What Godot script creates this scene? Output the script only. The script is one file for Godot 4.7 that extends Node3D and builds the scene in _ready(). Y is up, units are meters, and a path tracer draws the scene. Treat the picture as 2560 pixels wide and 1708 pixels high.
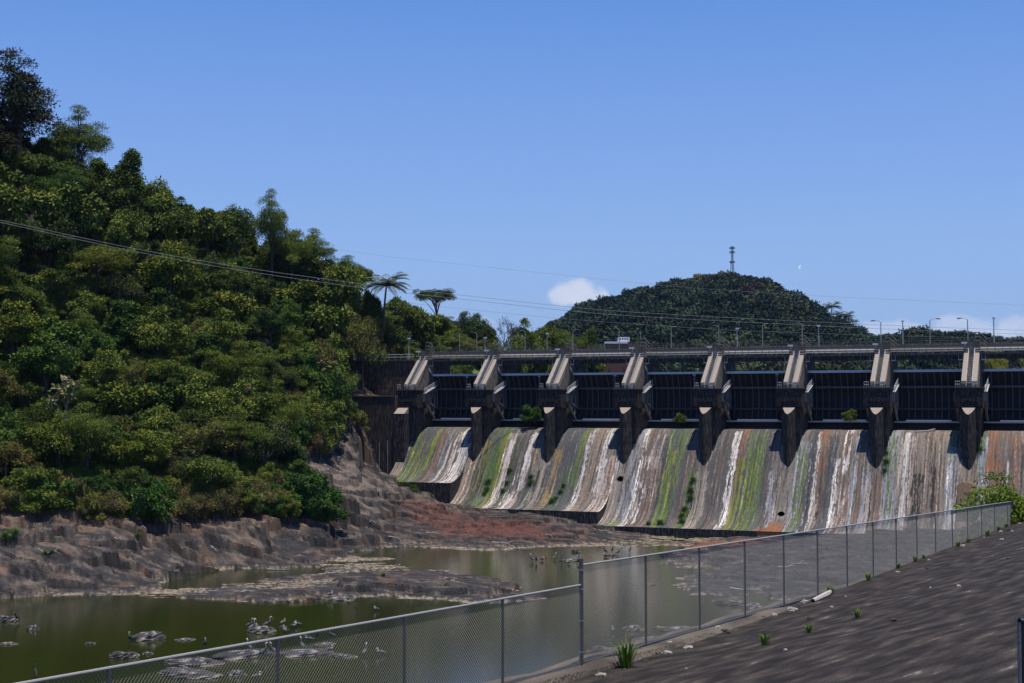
extends Node3D
# A gated concrete spillway dam seen from the bank downstream.
# World: x runs along the dam (away from the wooded abutment), y is up with the river level at 0, +z runs downstream. Metres.

const EYE := Vector3(131.83, 23.0, 254.74)
const BAY := 15.5                       # pier spacing

var M := {}
var used := {}
var CR := {}                            # shared tree meshes

# ------------------------------------------------------------------ mesh buffer
class Buf:
	var v := PackedVector3Array()
	var i := PackedInt32Array()
	var c := PackedColorArray()
	var u := PackedVector2Array()
	var u2 := PackedVector2Array()
	var n := PackedVector3Array()
	var col := Color(1, 1, 1)
	var tint := false
	func vert(p: Vector3) -> int:
		v.append(p)
		if tint: c.append(col)
		return v.size() - 1
	func tri(a: Vector3, b: Vector3, d: Vector3) -> void:
		var k := v.size()
		v.append(a); v.append(b); v.append(d)
		if tint:
			c.append(col); c.append(col); c.append(col)
		i.append(k); i.append(k + 1); i.append(k + 2)
	func quad(a: Vector3, b: Vector3, d: Vector3, e: Vector3) -> void:
		var k := v.size()
		v.append(a); v.append(b); v.append(d); v.append(e)
		if tint:
			c.append(col); c.append(col); c.append(col); c.append(col)
		i.append_array(PackedInt32Array([k, k + 1, k + 2, k, k + 2, k + 3]))
	func obox(o: Vector3, x: Vector3, y: Vector3, z: Vector3) -> void:
		var a := o - x - y - z
		var b := o + x - y - z
		var d := o + x + y - z
		var e := o - x + y - z
		var f := o - x - y + z
		var g := o + x - y + z
		var h := o + x + y + z
		var j := o - x + y + z
		quad(a, b, d, e); quad(g, f, j, h); quad(e, d, h, j); quad(b, a, f, g); quad(f, a, e, j); quad(b, g, h, d)
	func box(lo: Vector3, hi: Vector3) -> void:
		var h := (hi - lo) * 0.5
		obox((lo + hi) * 0.5, Vector3(h.x, 0, 0), Vector3(0, h.y, 0), Vector3(0, 0, h.z))
	func bar(p: Vector3, q: Vector3, w: float, h: float) -> void:
		var d := (q - p)
		var l := d.length()
		d /= l
		var side := d.cross(Vector3.UP)
		if side.length() < 0.01: side = Vector3.RIGHT
		side = side.normalized()
		var up := side.cross(d)
		obox((p + q) * 0.5, side * w * 0.5, up * h * 0.5, d * l * 0.5)
	func tube(p: Vector3, q: Vector3, r0: float, r1: float, k := 6) -> void:
		var d := (q - p).normalized()
		var s := d.cross(Vector3.UP)
		if s.length() < 0.01: s = Vector3.RIGHT
		s = s.normalized()
		var t := s.cross(d)
		var base := v.size()
		for j in k:
			var a := TAU * j / k
			var e := s * cos(a) + t * sin(a)
			vert(p + e * r0); vert(q + e * r1)
			var m := (j + 1) % k
			i.append_array(PackedInt32Array([base + 2 * j, base + 2 * j + 1, base + 2 * m + 1, base + 2 * j, base + 2 * m + 1, base + 2 * m]))
	# a bent limb through several points
	func limb(pts: Array, rad: Array, k := 6) -> void:
		for j in pts.size() - 1: tube(pts[j], pts[j + 1], rad[j], rad[j + 1], k)
	# smooth closed sweep with elliptical rings: rad = [half width, half height]
	func sweep(pts: Array, rad: Array, cols: Array, k := 10) -> void:
		var base := v.size()
		for j in pts.size():
			var d: Vector3 = (pts[mini(j + 1, pts.size() - 1)] - pts[maxi(j - 1, 0)]).normalized()
			var s := d.cross(Vector3.UP)
			if s.length() < 0.05: s = Vector3.RIGHT
			s = s.normalized()
			var t := s.cross(d)
			col = cols[j]
			for m in k:
				var a := TAU * m / k
				vert(pts[j] + s * cos(a) * rad[j][0] + t * sin(a) * rad[j][1])
				if n.size() < v.size(): n.append((s * cos(a) / maxf(rad[j][0], 0.01) + t * sin(a) / maxf(rad[j][1], 0.01)).normalized())
		for j in pts.size() - 1:
			for m in k:
				var a := base + j * k + m
				var b := base + j * k + (m + 1) % k
				i.append_array(PackedInt32Array([a, a + k, b + k, a, b + k, b]))
	# polygon (in order) pushed along an offset
	func prism(poly: Array, off: Vector3) -> void:
		var k := poly.size()
		for j in k:
			var a: Vector3 = poly[j]
			var b: Vector3 = poly[(j + 1) % k]
			quad(a, b, b + off, a + off)
		for j in range(1, k - 1):
			tri(poly[0], poly[j], poly[j + 1])
			tri(poly[0] + off, poly[j + 1] + off, poly[j] + off)
	func leaf(p: Vector3, ax: Vector3, nor: Vector3, l: float, w: float) -> void:
		var s := ax.cross(nor).normalized() * w * 0.5
		var m := p + ax * l * 0.45 - nor * w * 0.18
		var k := v.size()
		v.append(p); v.append(m + s); v.append(p + ax * l); v.append(m - s)
		c.append(col); c.append(col); c.append(col); c.append(col)
		i.append_array(PackedInt32Array([k, k + 1, k + 2, k, k + 2, k + 3]))
	func mesh() -> ArrayMesh:
		var a := []
		a.resize(Mesh.ARRAY_MAX)
		a[Mesh.ARRAY_VERTEX] = v
		a[Mesh.ARRAY_INDEX] = i
		if c.size() == v.size(): a[Mesh.ARRAY_COLOR] = c
		if u.size() == v.size(): a[Mesh.ARRAY_TEX_UV] = u
		if u2.size() == v.size(): a[Mesh.ARRAY_TEX_UV2] = u2
		if n.size() == v.size(): a[Mesh.ARRAY_NORMAL] = n
		var m := ArrayMesh.new()
		m.add_surface_from_arrays(Mesh.PRIMITIVE_TRIANGLES, a)
		return m

# ------------------------------------------------------------------ scene helpers
func numbered(called: String) -> String:
	var k: int = used.get(called, 0)
	used[called] = k + 1
	return called if k == 0 else "%s_%03d" % [called, k]

func tag(o: Node, label: String, category: String, group := "") -> void:
	o.set_meta("label", label)
	o.set_meta("category", category)
	if group: o.set_meta("group", group)

func thing(called: String, label: String, category: String, at := Vector3.ZERO, turn := 0.0, group := "") -> Node3D:
	var o := Node3D.new()
	o.name = numbered(called)
	add_child(o)
	o.position = at
	o.rotation.y = turn
	tag(o, label, category, group)
	return o

func part(parent: Node, called: String, m: Mesh, mat: Material) -> MeshInstance3D:
	var o := MeshInstance3D.new()
	o.name = called
	o.mesh = m
	o.material_override = mat
	parent.add_child(o, true)
	return o

func solo(called: String, m: Mesh, mat: Material, label: String, category: String, at := Vector3.ZERO, turn := 0.0, group := "") -> MeshInstance3D:
	var o := MeshInstance3D.new()
	o.name = numbered(called)
	o.mesh = m
	o.material_override = mat
	add_child(o)
	o.position = at
	o.rotation.y = turn
	tag(o, label, category, group)
	return o

func ground(called: String, m: Mesh, mat: Material) -> MeshInstance3D:
	var o := MeshInstance3D.new()
	o.name = numbered(called)
	o.mesh = m
	o.material_override = mat
	add_child(o)
	o.set_meta("kind", "structure")
	return o

func lin(r: float, g: float, b: float) -> Color:
	return Color(r, g, b).linear_to_srgb()

# metres to the right of / ahead of the surveyor's station on the near bank -> world x, z
func at(right: float, ahead: float, y := 0.0) -> Vector3:
	return Vector3(EYE.x + 0.9205 * right - 0.3907 * ahead, y, EYE.z - 0.3907 * right - 0.9205 * ahead)

func fnl(sd: int, f: float, oct := 4, kind := FastNoiseLite.TYPE_SIMPLEX_SMOOTH) -> FastNoiseLite:
	var n := FastNoiseLite.new()
	n.seed = sd
	n.frequency = f
	n.noise_type = kind
	n.fractal_type = FastNoiseLite.FRACTAL_FBM if oct > 1 else FastNoiseLite.FRACTAL_NONE
	n.fractal_octaves = oct
	return n

# a tiling noise picture run through a colour ramp (linear colours at 0..1)
func ramp_tex(noise: FastNoiseLite, w: int, h: int, stops: Array, stretch := 1) -> ImageTexture:
	var im := noise.get_seamless_image(w, maxi(8, h / stretch))
	if stretch > 1: im.resize(w, h, Image.INTERPOLATE_CUBIC)
	im.convert(Image.FORMAT_L8)
	var src := im.get_data()
	var lut := PackedByteArray()
	for k in 256:
		var t := k / 255.0
		var a: Array = stops[0]
		var b: Array = stops[-1]
		for j in stops.size() - 1:
			if t >= stops[j][0] and t <= stops[j + 1][0]:
				a = stops[j]; b = stops[j + 1]
		var f := clampf((t - a[0]) / maxf(b[0] - a[0], 0.0001), 0, 1)
		var cc := lin(lerpf(a[1], b[1], f), lerpf(a[2], b[2], f), lerpf(a[3], b[3], f))
		lut.append(int(cc.r * 255)); lut.append(int(cc.g * 255)); lut.append(int(cc.b * 255))
	var out := PackedByteArray()
	out.resize(w * h * 3)
	for k in w * h:
		var q := src[k] * 3
		out[k * 3] = lut[q]; out[k * 3 + 1] = lut[q + 1]; out[k * 3 + 2] = lut[q + 2]
	return ImageTexture.create_from_image(Image.create_from_data(w, h, false, Image.FORMAT_RGB8, out))

func grey_tex(noise: FastNoiseLite, w: int) -> ImageTexture:
	var im := noise.get_seamless_image(w, w)
	im.convert(Image.FORMAT_L8)
	return ImageTexture.create_from_image(im)

func mat(called: String, color: Color, rough := 0.9, tex: Texture2D = null, scale := Vector3.ONE, relief: Texture2D = null, depth := 0.0) -> StandardMaterial3D:
	var m := StandardMaterial3D.new()
	m.resource_name = called
	m.albedo_color = color
	m.roughness = rough
	m.cull_mode = BaseMaterial3D.CULL_DISABLED
	if tex or relief:
		m.uv1_triplanar = true
		m.uv1_world_triplanar = true
		m.uv1_scale = scale
		m.albedo_texture = tex
	if relief:
		m.heightmap_enabled = true
		m.heightmap_texture = relief
		m.heightmap_scale = depth
	M[called] = m
	return m

func leaf_mat(called: String, back := 0.25, rough := 0.55) -> StandardMaterial3D:
	var m := mat(called, Color(1, 1, 1), rough)
	m.vertex_color_use_as_albedo = true
	m.metallic_specular = 0.22
	m.backlight_enabled = true
	m.backlight = Color(back, back, back * 0.6)
	return m

# ------------------------------------------------------------------ sky, sun, camera
func set_camera_and_light() -> void:
	var cam := Camera3D.new()
	cam.name = "camera"
	add_child(cam)
	cam.position = EYE
	cam.rotation = Vector3(deg_to_rad(2.545), deg_to_rad(23.0), 0)
	cam.fov = 27.02
	cam.near = 0.2
	cam.far = 9000.0
	cam.current = true
	var sun := DirectionalLight3D.new()
	sun.name = "sun"
	add_child(sun)
	sun.look_at_from_position(Vector3(0.115, 1.0, 0.06), Vector3.ZERO, Vector3.FORWARD)
	sun.light_energy = 1.6
	sun.light_color = Color(1.0, 0.965, 0.91)
	sun.light_angular_distance = 0.5
	sun.shadow_enabled = true
	var env := Environment.new()
	env.background_mode = Environment.BG_SKY
	var sky := Sky.new()
	var pano := PanoramaSkyMaterial.new()
	pano.panorama = sky_picture()
	pano.filter = true
	sky.sky_material = pano
	env.sky = sky
	env.background_energy_multiplier = 1.0
	env.tonemap_mode = Environment.TONE_MAPPER_LINEAR
	env.tonemap_exposure = 1.0
	env.sdfgi_enabled = true
	env.ssao_enabled = true
	env.ssil_enabled = true
	env.fog_enabled = true
	env.fog_mode = Environment.FOG_MODE_EXPONENTIAL
	env.fog_density = 0.00003
	env.fog_light_color = Color(0.62, 0.76, 1.0)
	var we := WorldEnvironment.new()
	we.name = "world_environment"
	we.environment = env
	add_child(we)

# clear blue air, paler towards the horizon all the way round, with a few small fair-weather clouds low down
func sky_picture() -> ImageTexture:
	var w := 4096
	var h := 2048
	var im := Image.create(w, h, false, Image.FORMAT_RGB8)
	var stops := [[0.0, 166, 190, 224], [3.0, 158, 189, 231], [6.0, 149, 185, 237], [11.0, 127, 168, 233], [17.0, 98, 146, 221], [35.0, 66, 114, 194], [90.0, 40, 82, 162]]
	for y in h:
		var e := 90.0 - (y + 0.5) / h * 180.0
		var a: Array = stops[-1]
		var b: Array = stops[-1]
		e = maxf(e, 0.0)
		for j in stops.size() - 1:
			if e >= stops[j][0] and e <= stops[j + 1][0]:
				a = stops[j]; b = stops[j + 1]
		var f := clampf((e - a[0]) / maxf(b[0] - a[0], 0.001), 0, 1)
		im.fill_rect(Rect2i(0, y, w, 1), Color(lerpf(a[1], b[1], f) / 255.0, lerpf(a[2], b[2], f) / 255.0, lerpf(a[3], b[3], f) / 255.0))
	var nz := fnl(11, 0.035, 5)
	# clouds: bearing clockwise from upstream and height in degrees, half width, half height, strength
	var puffs := [[-20.5, 4.5, 1.15, 0.62, 1.0], [-19.9, 4.25, 0.95, 0.5, 0.9], [-21.0, 4.35, 0.7, 0.45, 0.8], [-24.2, 3.3, 0.5, 0.25, 0.35], [-8.2, 2.9, 1.5, 0.5, 0.6], [-5.5, 2.9, 1.9, 0.6, 0.65], [-3.0, 2.9, 1.6, 0.6, 0.6],
		[-11.0, 3.0, 1.1, 0.35, 0.4], [-1.0, 2.4, 1.6, 0.5, 0.5]]
	for k in 26:
		puffs.append([6.0 + k * 12.4 + 3.0 * sin(k * 5.1), 3.2 + 1.4 * sin(k * 2.3), 1.6 + 0.7 * sin(k * 3.7), 0.55 + 0.2 * sin(k * 1.9), 0.6])
	for p in puffs:
		var cx: float = fposmod(p[0] / 360.0, 1.0) * w
		var cy: float = (90.0 - p[1]) / 180.0 * h
		var rx: float = p[2] / 360.0 * w
		var ry: float = p[3] / 180.0 * h
		for y in range(int(cy - ry * 1.6), int(cy + ry * 1.6)):
			for x in range(int(cx - rx * 1.6), int(cx + rx * 1.6)):
				var dx := (x - cx) / rx
				var dy := (y - cy) / ry
				if dy > 0: dy *= 1.25
				var d := dx * dx + dy * dy
				var m := clampf((1.12 - d + nz.get_noise_2d(x * 2.2, y * 2.2) * 0.7) * 1.5, 0, 1)
				m *= m * (3 - 2 * m) * p[4]
				if m > 0.003:
					var xi := posmod(x, w)
					var tone := 0.03 * nz.get_noise_2d(x * 3.0 + 90, y * 3.0)
					im.set_pixel(xi, y, im.get_pixel(xi, y).lerp(Color(0.83 + tone, 0.865 + tone, 0.945), m))
	return ImageTexture.create_from_image(im)

# ------------------------------------------------------------------ the lie of the land
# surveyed spots: x, z, height
const SPOTS := [1.5,138.6,0.0, 7.5,124.4,0.0, 9.6,122.7,0.0, 13.8,117.0,0.0, 21.2,114.7,0.0, 20.6,107.1,0.0, 16.5,101.3,0.0, 18.5,91.8,0.0, 26.0,88.2,0.0, 29.9,93.3,0.0, 26.2,99.5,0.0, 23.7,105.8,0.0, 29.4,104.3,0.0, 39.5,102.5,0.0, 48.3,103.2,0.0, 55.8,101.6,0.0, 60.8,99.4,0.0, 63.4,93.6,0.0, 61.8,88.4,0.0, 59.1,84.2,0.0, 55.2,82.1,0.0, 48.2,79.3,0.0, 36.1,74.4,0.0, 29.8,73.8,0.0, 26.5,71.1,0.0, 30.6,61.5,0.0, 38.1,51.8,0.0, 43.4,45.5,0.0, 47.0,39.1,0.0, 53.7,31.9,0.0, 55.5,20.4,0.0, 55.1,14.8,0.0, 59.6,35.9,0.0, 60.3,23.9,0.0, 63.9,16.8,0.0, 69.9,42.3,0.0, 77.9,57.8,0.0, 78.8,73.1,0.0, 82.4,82.6,0.0, 84.6,86.6,0.0, 89.4,86.2,0.0, 94.9,86.5,0.0, 16.3,93.8,-1.3, 18.5,85.6,-1.3, 24.7,58.4,-1.3, 35.7,56.7,-1.3, 45.3,55.7,-1.3, 51.8,46.9,-1.3, 61.0,42.9,-1.3, 58.3,71.7,-1.3, 22.1,130.1,-1.3, 30.2,126.6,-1.3, 38.4,123.1,-1.3, 43.3,114.6,-1.3, 51.8,111.0,-1.3, 60.3,107.4,-1.3, 71.1,109.3,-1.3, 70.5,88.5,-1.3, 41.1,146.2,-1.3, 55.2,146.8,-1.3, 65.6,135.8,-1.3, 78.6,136.8,-1.3, 77.2,100.2,-1.3, 66.5,41.8,-1.3, 57.3,-0.6,-1.3, 88.3,88.5,-1.3, 23.5,153.6,-1.3, 77.3,85.6,-1.3, 41.1,101.9,1.3, 48.0,99.0,1.3, 56.5,99.6,1.3, 39.1,107.9,1.3, 61.8,99.5,1.3, 70.0,42.9,1.3, 75.4,26.5,0.8, 85.5,67.4,0.6, 93.0,64.9,1.2, 90.9,79.0,0.6, 96.7,55.7,1.5, 100.0,41.7,2.0, 103.6,24.2,2.4, 98.9,81.5,0.8, 104.3,70.5,1.8, 109.3,21.4,3.0, 88.0,40.3,1.4, 3.3,115.9,3.6, -2.5,109.7,6.4, -9.0,102.7,8.8, 9.8,108.8,3.1, 0.4,97.6,6.6, 13.1,96.6,2.0, 4.4,85.0,5.7, 16.8,83.0,2.0, 10.5,73.7,5.7, 19.4,70.0,1.4, 15.2,63.1,4.4, 16.0,51.9,2.2, 9.6,35.1,6.3, 17.9,35.9,3.1, 8.6,18.1,7.4, 21.6,27.8,3.3, 29.0,26.8,2.7, 33.9,20.4,3.1, 41.2,19.4,2.6, 48.7,19.5,1.1, 20.2,16.4,3.5, 0.6,9.5,8.1, -1.7,22.5,12.7, -5.8,28.5,16.5, -4.8,35.7,17.8, 4.1,39.5,9.9, -4.9,4.2,8.8, 2.6,61.9,10.9, -4.3,73.5,11.4, -10.3,84.8,11.8, -18.4,92.5,13.2, -34.3,75.4,30.2, -48.7,59.8,52.0, -64.6,42.6,71.4, -25.7,66.3,27.1, -41.1,47.9,49.3, -55.9,30.2,63.3, -19.7,52.9,27.3, -35.2,32.3,46.7, -44.5,20.0,54.4, -12.7,39.1,27.4, -26.9,17.9,43.6, -35.4,5.2,52.2, -10.0,21.6,27.7, -25.8,-4.3,44.3, -10.0,6.4,24.0, -9.5,4.0,19.1, -17.3,-13.3,36.9, -22.2,-22.1,42.7, -18.7,-34.4,33.2, -23.3,-43.3,38.3, -17.3,-49.1,41.4, -12.5,-51.2,38.4, -7.7,-53.2,34.3, -6.5,-61.3,25.6, 3.6,-92.8,25.8, 11.8,-118.0,26.0, -106.5,-2.6,78.0, -74.6,70.8,83.0, -84.7,-33.6,58.0, -62.6,-64.7,48.0, -20.9,118.6,13.0, -58.1,85.5,63.0, -148.9,4.5,93.0, -62.7,-118.9,38.0, -146.5,-116.0,63.0]
const GX0 := -170.0
const GZ0 := -140.0
const GS := 2.5
const GW := 120
const GH := 124
var grid := PackedFloat32Array()
var rock_a: FastNoiseLite
var rock_b: FastNoiseLite
var rock_c: FastNoiseLite

func survey() -> void:
	var n := SPOTS.size() / 3
	var a := []
	for r in n:
		var row := PackedFloat64Array()
		row.resize(n + 2)
		for q in n:
			var dx: float = SPOTS[r * 3] - SPOTS[q * 3]
			var dz: float = SPOTS[r * 3 + 1] - SPOTS[q * 3 + 1]
			row[q] = -sqrt(dx * dx + dz * dz + 9.0)
		row[r] += 0.35
		row[n] = 1.0
		row[n + 1] = SPOTS[r * 3 + 2]
		a.append(row)
	var last := PackedFloat64Array()
	last.resize(n + 2)
	for q in n: last[q] = 1.0
	a.append(last)
	var m := n + 1
	for k in m:
		var best := k
		for r in range(k + 1, m):
			if absf(a[r][k]) > absf(a[best][k]): best = r
		var sw = a[k]
		a[k] = a[best]
		a[best] = sw
		var pk: PackedFloat64Array = a[k]
		for r in range(k + 1, m):
			var pr: PackedFloat64Array = a[r]
			var f := pr[k] / pk[k]
			if f != 0.0:
				for q in range(k, m + 1): pr[q] -= f * pk[q]
				a[r] = pr
	var w := PackedFloat64Array()
	w.resize(m)
	for k in range(m - 1, -1, -1):
		var pk: PackedFloat64Array = a[k]
		var sum := pk[m]
		for q in range(k + 1, m): sum -= pk[q] * w[q]
		w[k] = sum / pk[k]
	grid.resize(GW * GH)
	var sx := PackedFloat64Array()
	var sz := PackedFloat64Array()
	for q in n:
		sx.append(SPOTS[q * 3]); sz.append(SPOTS[q * 3 + 1])
	for gz in GH:
		for gx in GW:
			var x := GX0 + gx * GS
			var z := GZ0 + gz * GS
			var s := w[n]
			for q in n:
				var dx := x - sx[q]
				var dz := z - sz[q]
				s -= w[q] * sqrt(dx * dx + dz * dz + 9.0)
			grid[gz * GW + gx] = s
	rock_a = fnl(3, 0.045, 4)
	rock_b = fnl(8, 0.16, 3)
	rock_b.fractal_type = FastNoiseLite.FRACTAL_RIDGED
	rock_c = fnl(21, 0.5, 3)

func lie(x: float, z: float) -> float:
	var fx := clampf((x - GX0) / GS, 0.0, GW - 1.01)
	var fz := clampf((z - GZ0) / GS, 0.0, GH - 1.01)
	var ix := int(fx)
	var iz := int(fz)
	fx -= ix; fz -= iz
	fx = fx * fx * (3 - 2 * fx) * 0.5 + fx * 0.5
	fz = fz * fz * (3 - 2 * fz) * 0.5 + fz * 0.5
	var k := iz * GW + ix
	return lerpf(lerpf(grid[k], grid[k + 1], fx), lerpf(grid[k + GW], grid[k + GW + 1], fx), fz)

# fractured rock: the nearest block of a jittered pattern laid along the strike -> (centre u, centre w, distance to the joint, block number 0..1)
func block_at(u: float, w: float, su: float, sw: float, sd: float) -> Vector4:
	var fu := u / su
	var fw := w / sw
	var iu := floorf(fu)
	var iw := floorf(fw)
	var d1 := 99.0
	var d2 := 99.0
	var best := Vector4()
	for j in range(-1, 2):
		for i in range(-1, 2):
			var a := iu + i
			var b := iw + j
			var h := sin(a * 127.1 + b * 311.7 + sd) * 43758.5453
			var r1 := h - floorf(h)
			h = sin(a * 269.5 + b * 183.3 + sd) * 24634.6345
			var r2 := h - floorf(h)
			var cu := a + 0.15 + 0.7 * r1
			var cw := b + 0.15 + 0.7 * r2
			var d := (cu - fu) * (cu - fu) + (cw - fw) * (cw - fw)
			if d < d1:
				d2 = d1
				d1 = d
				best = Vector4(cu * su, cw * sw, 0, r1 + r2 - floorf(r1 + r2))
			elif d < d2: d2 = d
	best.z = sqrt(d2) - sqrt(d1)
	return best

# bare rock: the lie of the land broken into flat-topped blocks with risers and open joints
func rock(x: float, z: float) -> float:
	var h := lie(x, z)
	var u := x * 0.92 - z * 0.39
	var w := x * 0.39 + z * 0.92
	var big := rock_a.get_noise_2d(u * 0.6, w * 1.3)
	var fine := rock_c.get_noise_2d(u * 0.4, w * 1.2)
	var amp := clampf(0.3 + h * 0.17, 0.14, 1.0) * smoothstep(-1.2, 0.6, h) + 0.08
	var uu := u + big * 5.0 + fine * 0.7
	var ww := w + u * 0.12 + big * 3.0 + fine * 0.5
	var k := block_at(uu, ww, 7.5, 3.4, 1.0)
	# centre of the block back in x, z
	var du := k.x - uu
	var dw := k.y - ww - du * 0.12
	var cx := x + du * 0.92 + dw * 0.39
	var cz := z - du * 0.39 + dw * 0.92
	var flat_h := lie(cx, cz) + (k.w - 0.5) * amp * 0.75
	var r := lerpf(h, flat_h, lerpf(0.6, 0.34, smoothstep(7.0, 12.0, h))) + big * amp * 0.8
	var m := block_at(uu, ww, 2.4, 1.1, 7.0)
	var du2 := m.x - uu
	var dw2 := m.y - ww - du2 * 0.12
	r += (m.w - 0.5) * amp * 0.42 + (lie(x + du2 * 0.92 + dw2 * 0.39, z - du2 * 0.39 + dw2 * 0.92) - h) * 0.22
	r -= smoothstep(0.1, 0.0, k.z) * amp * 0.5 + smoothstep(0.14, 0.0, m.z) * amp * 0.16
	return r + fine * 0.12

# ------------------------------------------------------------------ ground meshes
# where the trees of the wooded bank begin, as x for a given z
const EDGE := [[-140, 40], [-60, 30], [-30, 0], [-14, -14], [5, -7], [15, -6.5], [28, -6], [36, -4.5], [43, 2], [50, 9.5], [57, 13.5], [64, 13.5], [74, 9.5], [85, 3.5], [97, -1.5], [104, -9], [120, -19], [160, -40]]
func tree_edge(z: float) -> float:
	for k in EDGE.size() - 1:
		if z <= EDGE[k + 1][0]:
			return lerpf(EDGE[k][1], EDGE[k + 1][1], clampf((z - EDGE[k][0]) / float(EDGE[k + 1][0] - EDGE[k][0]), 0, 1))
	return -40.0

func field(x0: float, z0: float, x1: float, z1: float, s: float, f: Callable, paint: Callable, sharp := false) -> ArrayMesh:
	var b := Buf.new()
	var nx := int((x1 - x0) / s) + 1
	var nz := int((z1 - z0) / s) + 1
	var hs := PackedFloat32Array()
	hs.resize(nx * nz)
	for j in nz:
		for i in nx: hs[j * nx + i] = f.call(x0 + i * s, z0 + j * s)
	for j in nz:
		for i in nx:
			var y := hs[j * nx + i]
			var nn := Vector3(hs[j * nx + maxi(i - 1, 0)] - hs[j * nx + mini(i + 1, nx - 1)], 2 * s, hs[maxi(j - 1, 0) * nx + i] - hs[mini(j + 1, nz - 1) * nx + i]).normalized()
			b.v.append(Vector3(x0 + i * s, y, z0 + j * s))
			if not sharp: b.n.append(nn)
			b.c.append(paint.call(x0 + i * s, y, z0 + j * s, nn.y))
			if i and j:
				var k := j * nx + i
				b.i.append_array(PackedInt32Array([k - nx - 1, k - nx, k, k - nx - 1, k, k - 1]))
	return b.mesh()

var pn1: FastNoiseLite
var pn2: FastNoiseLite
var pn3: FastNoiseLite

func rock_paint(x: float, y: float, z: float, _up: float) -> Color:
	var a := pn1.get_noise_2d(x, z)
	var b := pn2.get_noise_2d(x * 0.8, z * 1.7)
	var c := pn3.get_noise_2d(x, z)
	var k := Color(0.044, 0.0405, 0.0385)
	k = k.lerp(Color(0.108, 0.089, 0.07), smoothstep(-0.05, 0.45, a + b * 0.6 + clampf((y - 4.0) * 0.085, -0.4, 0.3)))
	k = k.lerp(Color(0.205, 0.175, 0.14), smoothstep(0.2, 0.45, b + c * 0.3) * 0.7)
	k = k.lerp(Color(0.02, 0.0185, 0.018), smoothstep(0.02, 0.28, -b + 0.4 * c))
	k = k.lerp(Color(0.26, 0.15, 0.09), smoothstep(0.26, 0.48, pn2.get_noise_2d(x * 0.5 + 40, z * 0.9)) * 0.4)
	# rust-red rock below the apron of the second and third bays, and the orange rill below the drain
	var red := exp(-pow((x - 34.0) / 13.0, 2) - pow((z - 31.0) / 7.5, 2)) + 0.7 * exp(-pow((x - 18.0) / 6.0, 2) - pow((z - 24.0) / 7.0, 2))
	k = k.lerp(Color(0.15, 0.05, 0.032), clampf(red * 1.3 + b * 0.9 - 0.25, 0, 0.85))
	var rill := exp(-pow((x - 72.0) / 9.0, 2) - pow((z - 30.0) / 7.0, 2))
	k = k.lerp(Color(0.27, 0.105, 0.045), clampf(rill * 1.5 + b * 1.1 - 0.45, 0, 0.85))
	# pale weathered rock high on the spur beside the wall
	var spur := exp(-pow((x - 3.0) / 9.0, 2) - pow((z - 30.0) / 14.0, 2))
	k = k.lerp(Color(0.25, 0.205, 0.175), clampf(spur * 1.1 + b * 0.8 - 0.3, 0, 0.7))
	# leaf litter and dry soil under the edge of the wood
	var e := tree_edge(z) + 3.5 + a * 7.0
	k = k.lerp(Color(0.155, 0.09, 0.06).lerp(Color(0.24, 0.17, 0.11), clampf(0.5 + b, 0, 1)), smoothstep(2.5, -1.5, x - e) * clampf(0.75 + c, 0, 1) if z > 38 else 0.0)
	# dark slate of the shelf on the far side of the pool
	k = k.lerp(Color(0.036, 0.035, 0.036).lerp(Color(0.1, 0.098, 0.1), smoothstep(0.1, 0.4, b + c * 0.4)), 0.7 * smoothstep(70.0, 80.0, x + a * 8.0) * (1.0 - clampf(rill * 2.0, 0, 1)))
	# dried silt left by the falling river
	var line := y - 0.13 - 0.2 * a - 0.25 * c
	if line < 0.0 and y > -0.3: k = k.lerp(Color(0.4, 0.33, 0.23), clampf(-line * 9.0, 0, 1) * clampf(0.75 + c * 1.6, 0, 1))
	return k

func wood_paint(x: float, _y: float, z: float, _up: float) -> Color:
	var a := pn1.get_noise_2d(x, z)
	var b := pn2.get_noise_2d(x, z)
	if Vector2((x + 11.0) / 13.0, (z + 48.0) / 10.0).length() < 1.0 + b * 0.5: return Color(0.095, 0.15, 0.028).lerp(Color(0.13, 0.17, 0.045), clampf(0.5 + b * 1.5, 0, 1))
	return Color(0.06, 0.052, 0.03).lerp(Color(0.045, 0.07, 0.022), clampf(0.5 + a + b, 0, 1))

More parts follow.
